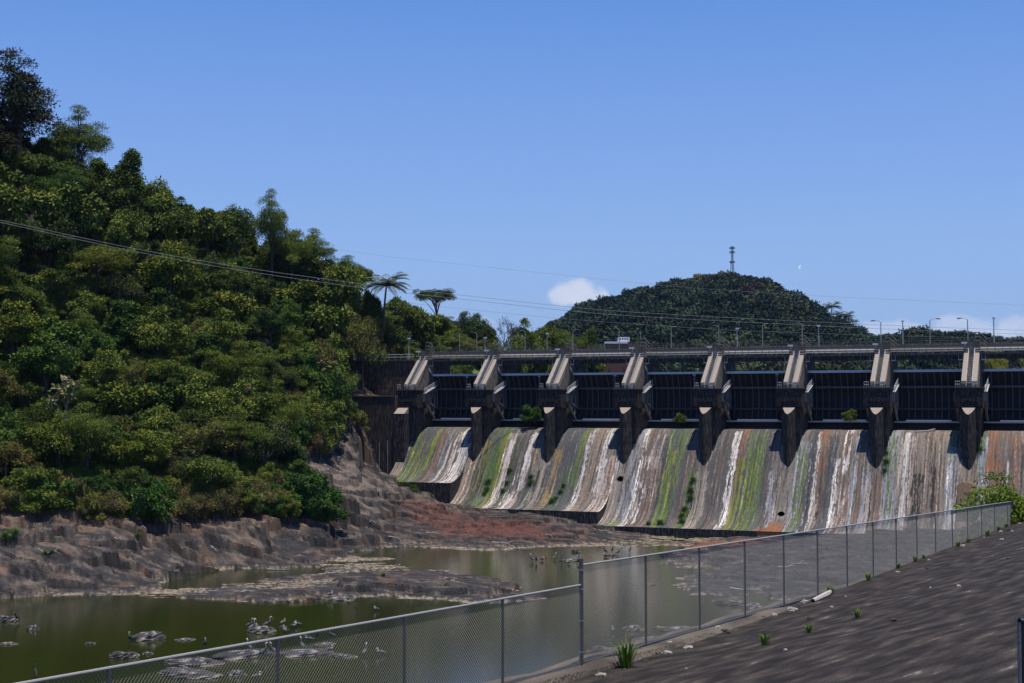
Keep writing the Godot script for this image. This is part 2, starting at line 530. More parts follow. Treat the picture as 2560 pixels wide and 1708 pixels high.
func build_ground() -> void:
	pn1 = fnl(31, 0.05, 3)
	pn2 = fnl(32, 0.28, 4)
	pn3 = fnl(33, 1.1, 3)
	var grain := ramp_tex(fnl(41, 0.03, 5), 512, 512, [[0.0, 0.32, 0.32, 0.32], [0.35, 0.62, 0.6, 0.59], [0.55, 0.95, 0.94, 0.93], [1.0, 1, 1, 1]])
	var bump := grey_tex(fnl(42, 0.02, 5), 512)
	M.bump = bump
	var rm := mat("rock", Color(1, 1, 1), 0.85, grain, Vector3(0.31, 0.5, 0.31), bump, 22.0)
	rm.vertex_color_use_as_albedo = true
	var rough_h := func(x: float, z: float) -> float: return rock(x, z)
	ground("rock_shore", field(-24, 1, 118, 128, 0.36, rough_h, rock_paint, true), rm)
	var low_h := func(x: float, z: float) -> float:
		return lie(x, z) - (0.35 if x > -22 and z > 3 and z < 126 else 0.0)
	var gm := mat("soil", Color(1, 1, 1), 0.95, grain, Vector3(0.2, 0.2, 0.2))
	gm.vertex_color_use_as_albedo = true
	var west := func(x: float, z: float) -> float:
		var h: float = low_h.call(x, z)
		return minf(h, 9.0) if z < 3.0 and z > -14.0 and x > -9.0 else h
	ground("hillside", field(-165, -135, -12.5, 160, 2.5, west, wood_paint), gm)
	ground("hillside", field(-12.5, -135, 45, -15, 2.5, west, wood_paint), gm)
	# river bed and the sheet of land that reaches the horizon
	var b := Buf.new()
	b.quad(Vector3(-4000, -1.9, 3500), Vector3(4000, -1.9, 3500), Vector3(4000, -1.9, -6000), Vector3(-4000, -1.9, -6000))
	ground("ground", b.mesh(), mat("bed", lin(0.05, 0.045, 0.03), 0.95))
	# river: still, olive, turbid
	b = Buf.new()
	b.quad(Vector3(-60, 0, 330), Vector3(230, 0, 330), Vector3(230, 0, -2), Vector3(-60, 0, -2))
	var wm := mat("river_water", lin(0.019, 0.0245, 0.004), 0.03, null)
	wm.uv1_triplanar = true
	wm.uv1_world_triplanar = true
	wm.uv1_scale = Vector3(0.3, 0.3, 0.55)
	var rip := fnl(51, 0.02, 3)
	wm.heightmap_enabled = true
	wm.heightmap_texture = grey_tex(rip, 512)
	wm.heightmap_scale = 0.35
	ground("river", b.mesh(), wm)
	# reservoir behind the gates
	b = Buf.new()
	b.quad(Vector3(-60, 26.2, -10.5), Vector3(560, 26.2, -10.5), Vector3(900, 26.2, -900), Vector3(-60, 26.2, -900))
	var lm := mat("reservoir_water", lin(0.02, 0.03, 0.02), 0.05, null)
	ground("reservoir", b.mesh(), lm)

# ------------------------------------------------------------------ the dam
# spillway profile: points (distance downstream z, height) from crest to lip
func profile(lip: float) -> Array:
	var p := []
	var t := -10.5
	while t < -7.0:
		p.append(Vector2(t, 18.4))
		t += 1.2
	for k in 15:
		t = -7.0 + 5.96 * k / 14.0
		p.append(Vector2(t, 18.4 - 0.172 * pow(t + 7.0, 1.85)))
	var q: Vector2 = p[-1]
	var phi := atan(1.45)
	var y1 := lip + 10.0 * (cos(0.05) - cos(phi))
	var n := int(ceil((q.y - y1) / 0.9))
	for k in range(1, n + 1):
		var y := lerpf(q.y, y1, float(k) / n)
		p.append(Vector2(q.x + (q.y - y) / 1.45, y))
	q = p[-1]
	for k in range(1, 13):
		var a := lerpf(phi, 0.05, k / 12.0)
		p.append(Vector2(q.x + 10.0 * (sin(phi) - sin(a)), q.y - 10.0 * (cos(a) - cos(phi))))
	return p

func along(p: Array, s: float) -> Vector2:
	for k in p.size() - 1:
		var d: float = p[k].distance_to(p[k + 1])
		if s <= d or k == p.size() - 2: return p[k].lerp(p[k + 1], s / d)
		s -= d
	return p[-1]

const FLOW := 32.0       # metres of flow that one chute picture covers
const ACROSS := 132.0    # metres of crest that it covers, from x = -4

func chute_uv(x: float, s: float) -> Vector2:
	return Vector2((x + 4.0) / ACROSS, s / FLOW)

func build_chute() -> void:
	var root := thing("spillway_chute", "streaked concrete spillway slope with moss and white mineral stains below the gates", "spillway")
	var face := mat("chute_concrete", Color(1, 1, 1), 0.85)
	face.albedo_texture = chute_picture()
	face.heightmap_enabled = true
	face.heightmap_texture = M.bump
	face.heightmap_scale = 2.0
	var lip_shade: Material = M.wall_black  # black wall colour carries the shade of lip fronts and step walls
	for j in 8:
		var lip: float = 8.0 if j == 0 else (3.6 if j < 3 else 1.3)
		var p := profile(lip)
		var x0 := BAY * j - 1.4
		var x1 := x0 + BAY
		var arc := [0.0]
		for k in p.size() - 1: arc.append(arc[-1] + p[k].distance_to(p[k + 1]))
		var hole := Vector2(-1, -1)   # x, arc length of a drain mouth
		if j == 3: hole = Vector2(46.5, 0)
		if j == 5: hole = Vector2(77.5, 0)
		if hole.x > 0:
			var want := 2.1 if j == 3 else 6.1
			for k in p.size() - 1:
				if p[k].x <= want and p[k + 1].x > want: hole.y = arc[k] + (want - p[k].x) / (p[k + 1].x - p[k].x) * (arc[k + 1] - arc[k])
		var xs := [x0, x0 + 2.8]
		for k in range(1, 9): xs.append(x0 + 2.8 + (BAY - 2.8) * k / 8.0)
		var ss := arc.duplicate()
		if hole.x > 0:
			ss.append(hole.y - 1.1); ss.append(hole.y + 1.1)
			ss.sort()
		var b := Buf.new()
		for a in xs.size() - 1:
			for k in ss.size() - 1:
				if hole.x > 0 and a == 0 and ss[k] > hole.y - 1.15 and ss[k + 1] < hole.y + 1.15: continue
				for e in [[a, k], [a + 1, k], [a + 1, k + 1], [a, k + 1]]:
					var c := along(p, ss[e[1]])
					b.v.append(Vector3(xs[e[0]], c.y, c.x))
					b.u.append(chute_uv(xs[e[0]], ss[e[1]]))
				var q := b.v.size()
				b.i.append_array(PackedInt32Array([q - 4, q - 3, q - 2, q - 4, q - 2, q - 1]))
		if hole.x > 0:
			for k in 32:
				for e in [[k, 0], [k + 1, 0], [k + 1, 1], [k, 1]]:
					var a: float = TAU * e[0] / 32.0
					var o := Vector2(cos(a), sin(a))
					if e[1] == 0: o *= 0.63
					else: o = Vector2(clampf(o.x * 3, -1.4, 1.4), clampf(o.y * 3, -1.1, 1.1)) if k % 8 != 99 else o
					var c := along(p, hole.y + o.y)
					b.v.append(Vector3(hole.x + o.x, c.y, c.x))
					b.u.append(chute_uv(hole.x + o.x, hole.y + o.y))
				var q := b.v.size()
				b.i.append_array(PackedInt32Array([q - 4, q - 3, q - 2, q - 4, q - 2, q - 1]))
			var pipe := Buf.new()
			var mid := along(p, hole.y)
			for k in 32:
				var a0 := TAU * k / 32.0
				var a1 := TAU * (k + 1) / 32.0
				var c0 := along(p, hole.y + sin(a0) * 0.63)
				var c1 := along(p, hole.y + sin(a1) * 0.63)
				var back := Vector3(0, 0, -3.5)
				var q0 := Vector3(hole.x + cos(a0) * 0.63, c0.y, c0.x)
				var q1 := Vector3(hole.x + cos(a1) * 0.63, c1.y, c1.x)
				pipe.quad(q0, q1, q1 + back, q0 + back)
				pipe.tri(q0 + back, q1 + back, Vector3(hole.x, mid.y, mid.x) + back)
			part(root, "drain_mouth", pipe.mesh(), M.wall_black)
		b.n.resize(0)
		part(root, "chute_face", b.mesh(), face)
		# front of the lip
		var l: Vector2 = p[-1]
		b = Buf.new()
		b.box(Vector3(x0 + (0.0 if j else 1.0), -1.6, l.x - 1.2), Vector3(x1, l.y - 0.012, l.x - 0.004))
		part(root, "lip_wall", b.mesh(), lip_shade)
		if j == 5:
			b = Buf.new()
			b.box(Vector3(74.6, -1.2, l.x - 0.002), Vector3(78.7, l.y - 0.03, l.x + 0.012))
			part(root, "rust_crust", b.mesh(), mat("rust_crust", lin(0.2, 0.075, 0.025), 0.8, M.grain_tex, Vector3(0.6, 0.1, 0.6)))
		if j == 0 or j == 2:
			b = Buf.new()
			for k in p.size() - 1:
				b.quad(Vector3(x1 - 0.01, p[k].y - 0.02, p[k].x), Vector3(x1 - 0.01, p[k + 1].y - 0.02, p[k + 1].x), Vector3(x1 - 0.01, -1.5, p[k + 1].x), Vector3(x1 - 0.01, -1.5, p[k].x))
			part(root, "step_wall", b.mesh(), lip_shade)
	# the stub of a dividing wall on the slope below the last pier in view
	var st := Buf.new()
	var poly := []
	for k in 13:
		var a := PI * k / 12.0
		poly.append(Vector3(BAY * 7 - 0.1 - cos(a) * 1.45, 9.2 + sin(a) * 0.75, 4.2))
	poly.append(Vector3(BAY * 7 + 1.35, 0.6, 10.8))
	poly.append(Vector3(BAY * 7 - 1.55, 0.6, 10.8))
	st = Buf.new()
	for k in 13:
		var a: Vector3 = poly[k]
		var nx: Vector3 = poly[mini(k + 1, 12)]
		st.quad(a, nx, Vector3(nx.x, nx.y, -2), Vector3(a.x, a.y, -2))
		st.quad(a, nx, Vector3(nx.x, 0.6, 7.6), Vector3(a.x, 0.6, 7.6))
	st.quad(poly[0], Vector3(poly[0].x, 0.6, 7.6), Vector3(poly[0].x, 0.6, -2), Vector3(poly[0].x, poly[0].y, -2))
	st.quad(poly[12], Vector3(poly[12].x, 0.6, 7.6), Vector3(poly[12].x, 0.6, -2), Vector3(poly[12].x, poly[12].y, -2))
	part(root, "wall_stub", st.mesh(), M.wall_tan)

# mineral, algae and moss streaks that run down the slope: x from, x to, linear colour, cover, start and end of the run (0 crest .. 1)
func chute_picture() -> ImageTexture:
	var w := 2048
	var h := 640
	var n1 := fnl(61, 0.11, 4).get_image(w, 34)
	n1.resize(w, h, Image.INTERPOLATE_CUBIC)
	n1.convert(Image.FORMAT_L8)
	var n2 := fnl(62, 0.2, 3).get_image(w, h / 4)
	n2.resize(w, h, Image.INTERPOLATE_BILINEAR)
	n2.convert(Image.FORMAT_L8)
	var d1 := n1.get_data()
	var d2 := n2.get_data()
	var px := PackedFloat32Array()
	px.resize(w * h * 3)
	for y in h:
		for x in w:
			var k := y * w + x
			var a := d1[k] / 255.0 * 0.62 + d2[k] / 255.0 * 0.38
			var t := clampf((a - 0.3) * 2.4, 0, 1)
			px[k * 3] = lerpf(0.075, 0.235, t)
			px[k * 3 + 1] = lerpf(0.068, 0.205, t)
			px[k * 3 + 2] = lerpf(0.064, 0.175, t)
	var C := {"k": Color(0.06, 0.065, 0.075), "d": Color(0.085, 0.08, 0.078), "w": Color(0.6, 0.56, 0.52), "p": Color(0.42, 0.345, 0.3), "g": Color(0.085, 0.135, 0.028), "y": Color(0.185, 0.215, 0.026), "v": Color(0.05, 0.105, 0.018),
		"o": Color(0.27, 0.1, 0.035), "b": Color(0.155, 0.105, 0.08), "t": Color(0.26, 0.2, 0.15), "c": Color(0.27, 0.19, 0.08), "s": Color(0.27, 0.28, 0.31), "x": Color(0.012, 0.01, 0.009), "e": Color(0.25, 0.215, 0.175), "n": Color(0.05, 0.07, 0.035)}
	var S := [
		# first bay
		[-1.4, 1.0, "e", 0.9, 0.3, 1], [0.8, 6.8, "k", 0.85, 0, 1], [0.8, 2.6, "g", 0.6, 0.1, 1], [1.0, 3.2, "y", 0.35, 0.4, 1], [3.2, 4.6, "y", 0.5, 0.3, 1], [4.2, 6.3, "g", 0.42, 0.25, 1], [5.4, 5.9, "y", 0.8, 0.05, 0.75], [5.9, 6.2, "y", 0.6, 0, 0.5],
		[6.3, 8.0, "b", 0.85, 0.1, 1], [8.0, 9.8, "s", 0.5, 0.1, 1], [9.2, 9.6, "w", 0.6, 0.3, 1], [9.9, 11.4, "b", 0.5, 0.05, 0.7], [10.3, 11.2, "w", 0.65, 0.1, 1], [11.6, 13.4, "w", 0.72, 0, 1], [12.4, 13.9, "w", 0.55, 0.3, 1], [13.0, 14.2, "s", 0.5, 0.4, 1],
		# second bay
		[14.2, 16.2, "t", 0.85, 0.35, 1], [16.4, 18.2, "n", 0.75, 0, 1], [17.0, 17.6, "c", 0.5, 0.2, 0.9], [18.0, 22.2, "k", 0.85, 0, 1], [17.6, 18.6, "y", 0.45, 0.15, 1], [18.6, 20.4, "g", 0.6, 0.05, 1], [19.4, 20.9, "v", 0.8, 0.25, 0.8], [20.6, 21.7, "y", 0.75, 0.1, 1], [19.2, 21.8, "g", 0.5, 0, 0.22],
		[21.7, 23.3, "p", 0.85, 0.12, 1], [22.2, 23.0, "w", 0.6, 0.2, 1], [23.3, 24.6, "n", 0.75, 0.15, 1], [24.4, 26.2, "w", 0.62, 0.55, 1], [24.6, 26.4, "d", 0.7, 0, 0.8], [26.2, 27.6, "w", 0.78, 0.1, 0.75], [26.0, 27.2, "p", 0.6, 0.6, 1], [27.4, 28.6, "d", 0.6, 0.2, 1], [28.0, 28.6, "c", 0.35, 0, 0.5], [28.5, 29.6, "s", 0.5, 0.6, 1], [28.2, 29.4, "n", 0.45, 0.5, 1],
		# third bay
		[29.6, 31.8, "e", 0.8, 0.4, 1], [29.6, 30.1, "x", 0.6, 0.5, 1], [31.2, 33.4, "k", 0.7, 0, 1], [32.2, 33.9, "c", 0.75, 0.3, 1], [31.6, 32.4, "y", 0.6, 0, 0.35], [33.7, 37.6, "k", 0.92, 0, 1], [34.4, 36.8, "v", 0.4, 0.4, 1], [36.8, 38.0, "g", 0.7, 0, 0.7], [37.2, 37.8, "y", 0.6, 0.05, 0.5], [38.0, 38.9, "d", 0.6, 0.3, 1], [38.3, 39.4, "w", 0.75, 0, 1],
		[39.3, 41.6, "t", 0.85, 0, 1], [41.5, 43.0, "w", 0.66, 0, 0.75], [42.0, 43.6, "p", 0.65, 0.5, 1], [43.4, 44.2, "c", 0.55, 0, 0.4], [43.4, 45.2, "p", 0.7, 0.35, 1], [44.0, 45.0, "o", 0.35, 0.4, 0.85], [44.9, 45.7, "w", 0.6, 0.4, 1],
		# fourth bay
		[45.1, 47.9, "e", 0.85, 0.4, 1], [47.2, 49.4, "s", 0.6, 0, 1], [47.4, 49.2, "y", 0.6, 0.88, 1], [49.3, 50.4, "w", 0.5, 0, 1], [50.2, 51.7, "b", 0.6, 0, 1], [50.4, 51.5, "w", 0.5, 0.3, 0.95], [51.6, 53.8, "p", 0.55, 0.1, 0.7], [51.8, 53.9, "b", 0.75, 0.4, 1], [53.8, 54.2, "c", 0.5, 0.05, 0.7], [54.0, 58.0, "k", 0.88, 0, 1], [54.6, 55.4, "y", 0.6, 0.2, 1], [55.6, 56.2, "y", 0.75, 0.25, 1], [56.2, 57.0, "y", 0.6, 0.25, 0.9], [54.6, 57.4, "g", 0.45, 0, 1], [57.0, 58.2, "g", 0.65, 0, 0.4],
		[57.6, 58.7, "d", 0.9, 0.2, 1], [58.7, 60.2, "b", 0.6, 0.2, 1], [59.6, 61.4, "v", 0.75, 0.4, 1], [60.2, 61.6, "g", 0.5, 0.5, 1],
		# fifth bay
		[60.7, 63.3, "e", 0.85, 0.42, 1], [60.6, 61.1, "x", 0.6, 0.55, 1], [63.2, 66.9, "d", 0.9, 0, 1], [64.6, 65.6, "b", 0.5, 0.2, 1], [66.7, 68.0, "w", 0.78, 0.05, 1], [67.0, 67.5, "x", 0.5, 0.3, 0.6], [68.0, 68.5, "c", 0.7, 0.3, 0.95], [68.2, 69.3, "o", 0.6, 0, 0.4], [68.4, 69.6, "y", 0.9, 0.3, 1], [69.6, 73.6, "k", 0.8, 0, 1], [70.2, 71.2, "y", 0.7, 0.25, 1], [71.4, 72.2, "y", 0.75, 0.2, 1], [69.8, 73.4, "g", 0.55, 0.05, 1], [73.5, 74.8, "d", 0.85, 0.1, 1], [74.4, 76.0, "s", 0.5, 0.4, 1], [75.0, 76.2, "p", 0.4, 0.45, 0.95],
		[74.2, 78.6, "o", 0.95, 0.91, 1], [76.0, 78.3, "o", 0.95, 0.83, 1],
		# sixth bay
		[76.2, 78.6, "e", 0.85, 0.42, 0.82], [78.6, 81.0, "s", 0.7, 0.15, 1], [79.0, 81.0, "g", 0.55, 0.2, 1], [80.4, 80.9, "y", 0.5, 0.3, 0.9], [80.9, 82.4, "k", 0.95, 0, 1], [81.2, 81.5, "w", 0.5, 0.3, 1], [82.2, 83.0, "w", 0.6, 0.05, 1], [82.6, 84.6, "o", 0.55, 0, 0.45], [82.8, 84.4, "b", 0.75, 0.2, 0.8], [82.5, 83.6, "p", 0.6, 0.55, 1], [83.2, 83.9, "x", 0.4, 0.7, 1], [84.3, 85.8, "k", 0.9, 0.1, 1], [85.6, 87.0, "w", 0.62, 0.3, 1], [86.6, 88.6, "b", 0.75, 0, 1], [87.0, 88.2, "w", 0.6, 0, 0.45], [86.8, 89.2, "p", 0.42, 0.5, 1], [88.8, 89.8, "s", 0.6, 0.1, 1], [89.3, 89.5, "w", 0.6, 0.1, 0.8], [89.8, 90.9, "b", 0.75, 0.1, 1], [90.8, 92.3, "s", 0.75, 0.4, 1], [91.5, 92.7, "p", 0.6, 0.45, 1],
		# seventh bay
		[92.7, 94.3, "b", 0.9, 0.42, 1], [92.4, 92.7, "x", 0.7, 0.45, 1], [94.2, 94.9, "p", 0.45, 0.4, 1], [94.4, 96.6, "s", 0.75, 0, 1], [95.0, 96.4, "g", 0.4, 0.1, 1], [94.2, 95.0, "v", 0.7, 0, 0.5], [96.4, 97.6, "e", 0.6, 0.1, 1], [96.6, 97.4, "p", 0.55, 0.12, 0.6], [97.5, 98.4, "w", 0.95, 0.05, 1], [98.3, 99.3, "p", 0.6, 0.1, 1], [99.2, 105.2, "t", 0.6, 0, 1], [99.2, 101.0, "x", 0.62, 0.4, 0.9], [101.2, 102.2, "b", 0.4, 0, 1], [102.3, 103.2, "x", 0.72, 0.35, 0.92], [103.2, 104.1, "b", 0.7, 0.3, 1], [104.0, 105.4, "e", 0.6, 0.1, 1], [104.8, 106.5, "s", 0.8, 0.2, 1], [105.0, 106.0, "w", 0.45, 0.35, 1], [106.2, 107.4, "p", 0.5, 0.3, 1], [105.2, 106.2, "g", 0.4, 0, 0.35],
		# eighth bay
		[107.2, 110.2, "t", 0.8, 0.35, 1], [109.9, 111.7, "s", 0.85, 0.1, 1], [110.4, 111.4, "w", 0.45, 0.4, 1], [109.6, 110.9, "v", 0.6, 0, 0.4], [111.4, 113.1, "o", 0.85, 0, 0.42], [111.6, 117.0, "b", 0.7, 0, 1], [112.0, 113.6, "o", 0.35, 0.3, 0.9], [114.6, 114.9, "w", 0.7, 0.3, 0.5], [115.4, 116.4, "o", 0.4, 0.1, 0.6], [117.0, 123.0, "t", 0.5, 0, 1]]
	var wob := fnl(63, 0.012, 3)
	for q in S.size():
		var s: Array = S[q]
		var c: Color = C[s[2]]
		var y0 := int((0.08 + s[4] * 0.82) * h) if s[4] > 0 else 0
		# the shorter slopes of the first three bays end sooner
		var full: float = 0.66 if s[0] < 14.0 else (0.82 if s[0] < 45.0 else 0.94)
		y0 = int((0.1 + s[4] * (full - 0.1)) * h) if s[4] > 0 else 0
		var y1 := h if s[5] >= 1 else int((0.1 + s[5] * (full - 0.1)) * h)
		var a0: float = (s[0] + 4.0) / ACROSS * w
		var a1: float = (s[1] + 4.0) / ACROSS * w
		var half := (a1 - a0) * 0.5
		var mid := (a1 + a0) * 0.5
		var soft := maxf(1.5, half * 0.22)
		for y in range(y0, y1):
			var shift := wob.get_noise_2d(q * 71.0, y * 1.0) * (3.0 + half * 0.3)
			var ends := clampf((y - y0) / 26.0 + (0.4 if y0 == 0 else 0.0), 0, 1) * clampf((y1 - y) / 26.0 + (1.0 if y1 == h else 0.0), 0, 1)
			for x in range(maxi(0, int(a0 - 8)), mini(w - 1, int(a1 + 8))):
				var e := clampf((half - absf(x - mid - shift)) / soft + 0.5, 0, 1) * ends
				if e <= 0.0: continue
				var k := y * w + x
				var nn := (d1[(k + q * 9173) % (w * h)] * 0.6 + d2[(k + q * 5171) % (w * h)] * 0.4 - 127.0) * 2.1 + 127.0
				var m := clampf((s[3] * 190.0 - nn + 36.0) / 44.0 * e, 0, 1) * minf(e * 2.0, 1.0)
				if m <= 0.0: continue
				m *= 0.92
				var j := k * 3
				var tone := 0.55 + (d1[k] + d2[k]) / 560.0
				px[j] += (c.r * tone - px[j]) * m
				px[j + 1] += (c.g * tone - px[j + 1]) * m
				px[j + 2] += (c.b * tone - px[j + 2]) * m
	var rr := RandomNumberGenerator.new()
	rr.seed = 64
	for q in 1300:
		var x0 := rr.randi() % (w - 12) + 4
		var wd := 1 + rr.randi() % 4
		var y0 := int(rr.randf() * 0.75 * h)
		var y1 := mini(h, y0 + int(rr.randf_range(0.12, 0.8) * h))
		var f := rr.randf_range(0.45, 0.85) if rr.randf() < 0.62 else rr.randf_range(1.15, 1.7)
		for y in range(y0, y1):
			var sx := x0 + int(wob.get_noise_2d(q * 31.0, y * 1.5) * 4.0)
			var e := clampf((y - y0) / 30.0, 0, 1) * clampf((y1 - y) / 30.0, 0, 1)
			for x in range(maxi(sx, 0), mini(sx + wd, w)):
				var k := y * w + x
				if d2[k] < 96: continue
				var g := lerpf(1.0, f, e)
				px[k * 3] *= g; px[k * 3 + 1] *= g; px[k * 3 + 2] *= g
	for line in 21:
		var y := int(line * 1.55 / FLOW * h)
		for x in w:
			var k := y * w + x
			for m in 3: px[k * 3 + m] *= 0.8
	var lut := PackedByteArray()
	for k in 1025: lut.append(int(clampf(lin(k / 1024.0, 0, 0).r, 0, 1) * 255))
	var out := PackedByteArray()
	out.resize(w * h * 3)
	for k in px.size(): out[k] = lut[int(clampf(px[k] * 0.84, 0, 1) * 1024)]
	return ImageTexture.create_from_image(Image.create_from_data(w, h, false, Image.FORMAT_RGB8, out))

const ORD := ["first", "second", "third", "fourth", "fifth", "sixth", "seventh", "eighth", "ninth"]

func build_piers() -> void:
	# shared meshes, in the pier's own axes: x across, y up, z downstream, nose tip at z = 0
	var nose := Buf.new()
	var plan := []
	for k in 9:
		var a := k / 8.0
		plan.append(Vector2(-1.1 + 1.1 * a, -1.15 + 1.45 * (1.0 - pow(1.0 - a, 1.7))))
	for k in range(7, -1, -1): plan.append(Vector2(-plan[k].x, plan[k].y))
	plan.push_front(Vector2(-1.1, -2.5))
	plan.append(Vector2(1.1, -2.5))
	# courses of formwork with narrow recessed joints
	var top := 22.45
	var y := 5.0
	while y < 21.1:
		var y1 := minf(y + 1.55, 21.25)
		for lev in [[y, y1 - 0.05, 0.0], [y1 - 0.05, y1, 0.03]]:
			for k in plan.size() - 1:
				var p: Vector2 = plan[k] * Vector2(1.0 - lev[2], 1.0) - Vector2(0, lev[2])
				var q: Vector2 = plan[k + 1] * Vector2(1.0 - lev[2], 1.0) - Vector2(0, lev[2])
				nose.quad(Vector3(p.x, lev[0], p.y), Vector3(q.x, lev[0], q.y), Vector3(q.x, lev[1], q.y), Vector3(p.x, lev[1], p.y))
		y = y1
		if y1 >= 21.25: break
	# sloped collar up to the cap: highest at the back, lowest at the tip
	var cap := Buf.new()
	for k in plan.size() - 1:
		var p: Vector2 = plan[k]
		var q: Vector2 = plan[k + 1]
		var hp := top - 1.15 * maxf(0.0, p.y + 1.15) / 1.45
		var hq := top - 1.15 * maxf(0.0, q.y + 1.15) / 1.45
		nose.quad(Vector3(p.x, 21.2, p.y), Vector3(q.x, 21.2, q.y), Vector3(q.x, maxf(hq, 21.22), q.y), Vector3(p.x, maxf(hp, 21.22), p.y))
		cap.tri(Vector3(p.x, hp + 0.02, p.y), Vector3(q.x, hq + 0.02, q.y), Vector3(0, top + 0.02, -1.15))
	var body := Buf.new()
	# flanks and back of the pier with the stepped raking head that carries the stair
	var side := [Vector3(1.65, 4, -2.5), Vector3(1.65, 25.0, -2.5), Vector3(1.65, 25.0, -3.2)]
	y = 4.0
	while y < 24.9:
		var y1 := minf(y + 1.6, 25.0)
		body.box(Vector3(-1.65, y, -14.5), Vector3(1.65, y1 - 0.04, -2.5))
		body.box(Vector3(-1.62, y1 - 0.04, -14.5), Vector3(1.62, y1, -2.53))
		y = y1
	var head := Buf.new()
	var rake := [Vector3(-1.36, 25.0, -3.0), Vector3(-1.36, 26.6, -3.0), Vector3(-1.36, 31.7, -8.9), Vector3(-1.36, 33.2, -8.9), Vector3(-1.36, 33.2, -10.6), Vector3(-1.36, 25.0, -10.6)]
	head.prism(rake, Vector3(2.72, 0, 0))
	var rear := Buf.new()
	rear.box(Vector3(-1.3, 20.0, -19.0), Vector3(1.3, 33.15, -10.62))
	var ramp := Buf.new()
	for s in [-1, 1]:
		var xa: float = -1.32 if s < 0 else 0.5
		ramp.prism([Vector3(xa, 26.62, -2.85), Vector3(xa, 27.15, -2.85), Vector3(xa, 32.25, -8.75), Vector3(xa, 31.72, -8.95)], Vector3(0.8, 0, 0))
	var block := Buf.new()
	block.box(Vector3(-2.35, 23.5, -5.6), Vector3(2.35, 25.9, -1.1))
	block.prism([Vector3(-2.35, 23.5, -5.6), Vector3(-2.35, 23.5, -1.1), Vector3(-2.35, 22.75, -1.1), Vector3(-2.35, 22.35, -2.0), Vector3(-2.35, 22.35, -5.6)], Vector3(0.85, 0, 0))
	block.prism([Vector3(1.5, 23.5, -5.6), Vector3(1.5, 23.5, -1.1), Vector3(1.5, 22.75, -1.1), Vector3(1.5, 22.35, -2.0), Vector3(1.5, 22.35, -5.6)], Vector3(0.85, 0, 0))
	block.box(Vector3(-1.5, 22.5, -5.6), Vector3(1.5, 23.5, -1.3))
	var ledge := Buf.new()
	ledge.box(Vector3(-2.45, 25.9, -5.7), Vector3(2.45, 26.05, -1.0))
	# stair between the two raking strips
	var treads := Buf.new()
	for k in 19:
		var f := k / 18.0
		var c := Vector3(-0.02, lerpf(26.3, 31.9, f), lerpf(-2.4, -8.7, f))
		treads.box(c - Vector3(0.46, 0.03, 0.13), c + Vector3(0.46, 0.03, 0.13))
	for s in [-0.47, 0.45]: treads.bar(Vector3(s, 26.1, -2.35), Vector3(s, 31.8, -8.75), 0.06, 0.22)
	var rail := Buf.new()
	for s in [-0.52, 0.5]:
		for hgt in [0.55, 1.0]: rail.tube(Vector3(s, 26.15 + hgt, -2.3), Vector3(s, 31.95 + hgt, -8.7), 0.045, 0.045, 6)
		for k in 6:
			var f := k / 5.0
			var c := Vector3(s, lerpf(26.1, 31.9, f), lerpf(-2.35, -8.7, f))
			rail.tube(c, c + Vector3(0, 1.0, 0), 0.04, 0.04, 5)
		for hgt in [0.55, 1.0]: rail.tube(Vector3(s, 31.95 + hgt, -8.7), Vector3(s + signf(s) * 0.85, 31.95 + hgt, -8.7), 0.04, 0.04, 5)
	var lands := []
	for e in [[-2.2, -1.4], [0.55, 1.35]]:
		var land := Buf.new()
		for k in 3:
			var x := lerpf(e[0], e[1], k / 2.0)
			land.tube(Vector3(x, 26.05, -1.5), Vector3(x, 27.05, -1.5), 0.035, 0.035, 5)
		for hgt in [0.5, 1.0]: land.tube(Vector3(e[0], 26.05 + hgt, -1.5), Vector3(e[1], 26.05 + hgt, -1.5), 0.035, 0.035, 5)
		lands.append(land.mesh())
	var cab := Buf.new()
	cab.box(Vector3(0.62, 26.05, -2.6), Vector3(0.95, 27.0, -2.1))
	var frame := Buf.new()
	for x in [-0.7, 0.4, 1.25]:
		for z in [-9.2, -10.4]: frame.tube(Vector3(x, 33.2, z), Vector3(x, 35.9 if x > 0 else 34.4, z), 0.075, 0.075, 5)
	for hgt in [34.4, 35.1, 35.85]:
		for z in [-9.2, -10.4]: frame.tube(Vector3(0.4, hgt, z), Vector3(1.25, hgt, z), 0.06, 0.06, 5)
		frame.tube(Vector3(1.25, hgt, -9.2), Vector3(2.6, hgt - 1.25, -9.2), 0.06, 0.06, 5)
		frame.tube(Vector3(0.4, hgt, -9.2), Vector3(0.4, hgt, -10.4), 0.04, 0.04, 5)
	frame.box(Vector3(-0.55, 33.2, -10.3), Vector3(0.3, 34.2, -9.4))
	var lamp := Buf.new()
	lamp.box(Vector3(-1.75, 33.85, -9.2), Vector3(-0.85, 34.15, -8.8))
	lamp.tube(Vector3(-1.2, 33.2, -9.0), Vector3(-1.2, 33.85, -9.0), 0.05, 0.05, 5)
	var hang := Buf.new()
	for s in [0]:
		hang.box(Vector3(s * 1.95 - 0.35, 30.9, -8.9), Vector3(s * 1.95 + 0.35, 31.05, -8.5))
		for e in [-0.3, 0.3]: hang.bar(Vector3(s * 1.95 + e, 31.0, -8.7), Vector3(s * 1.95 + e, 31.9, -8.7), 0.08, 0.08)
	var post := Buf.new()
	post.tube(Vector3(-2.15, 26.05, -1.4), Vector3(-2.15, 28.4, -1.4), 0.05, 0.045, 6)
	post.box(Vector3(-2.36, 28.4, -1.55), Vector3(-1.94, 28.62, -1.25))
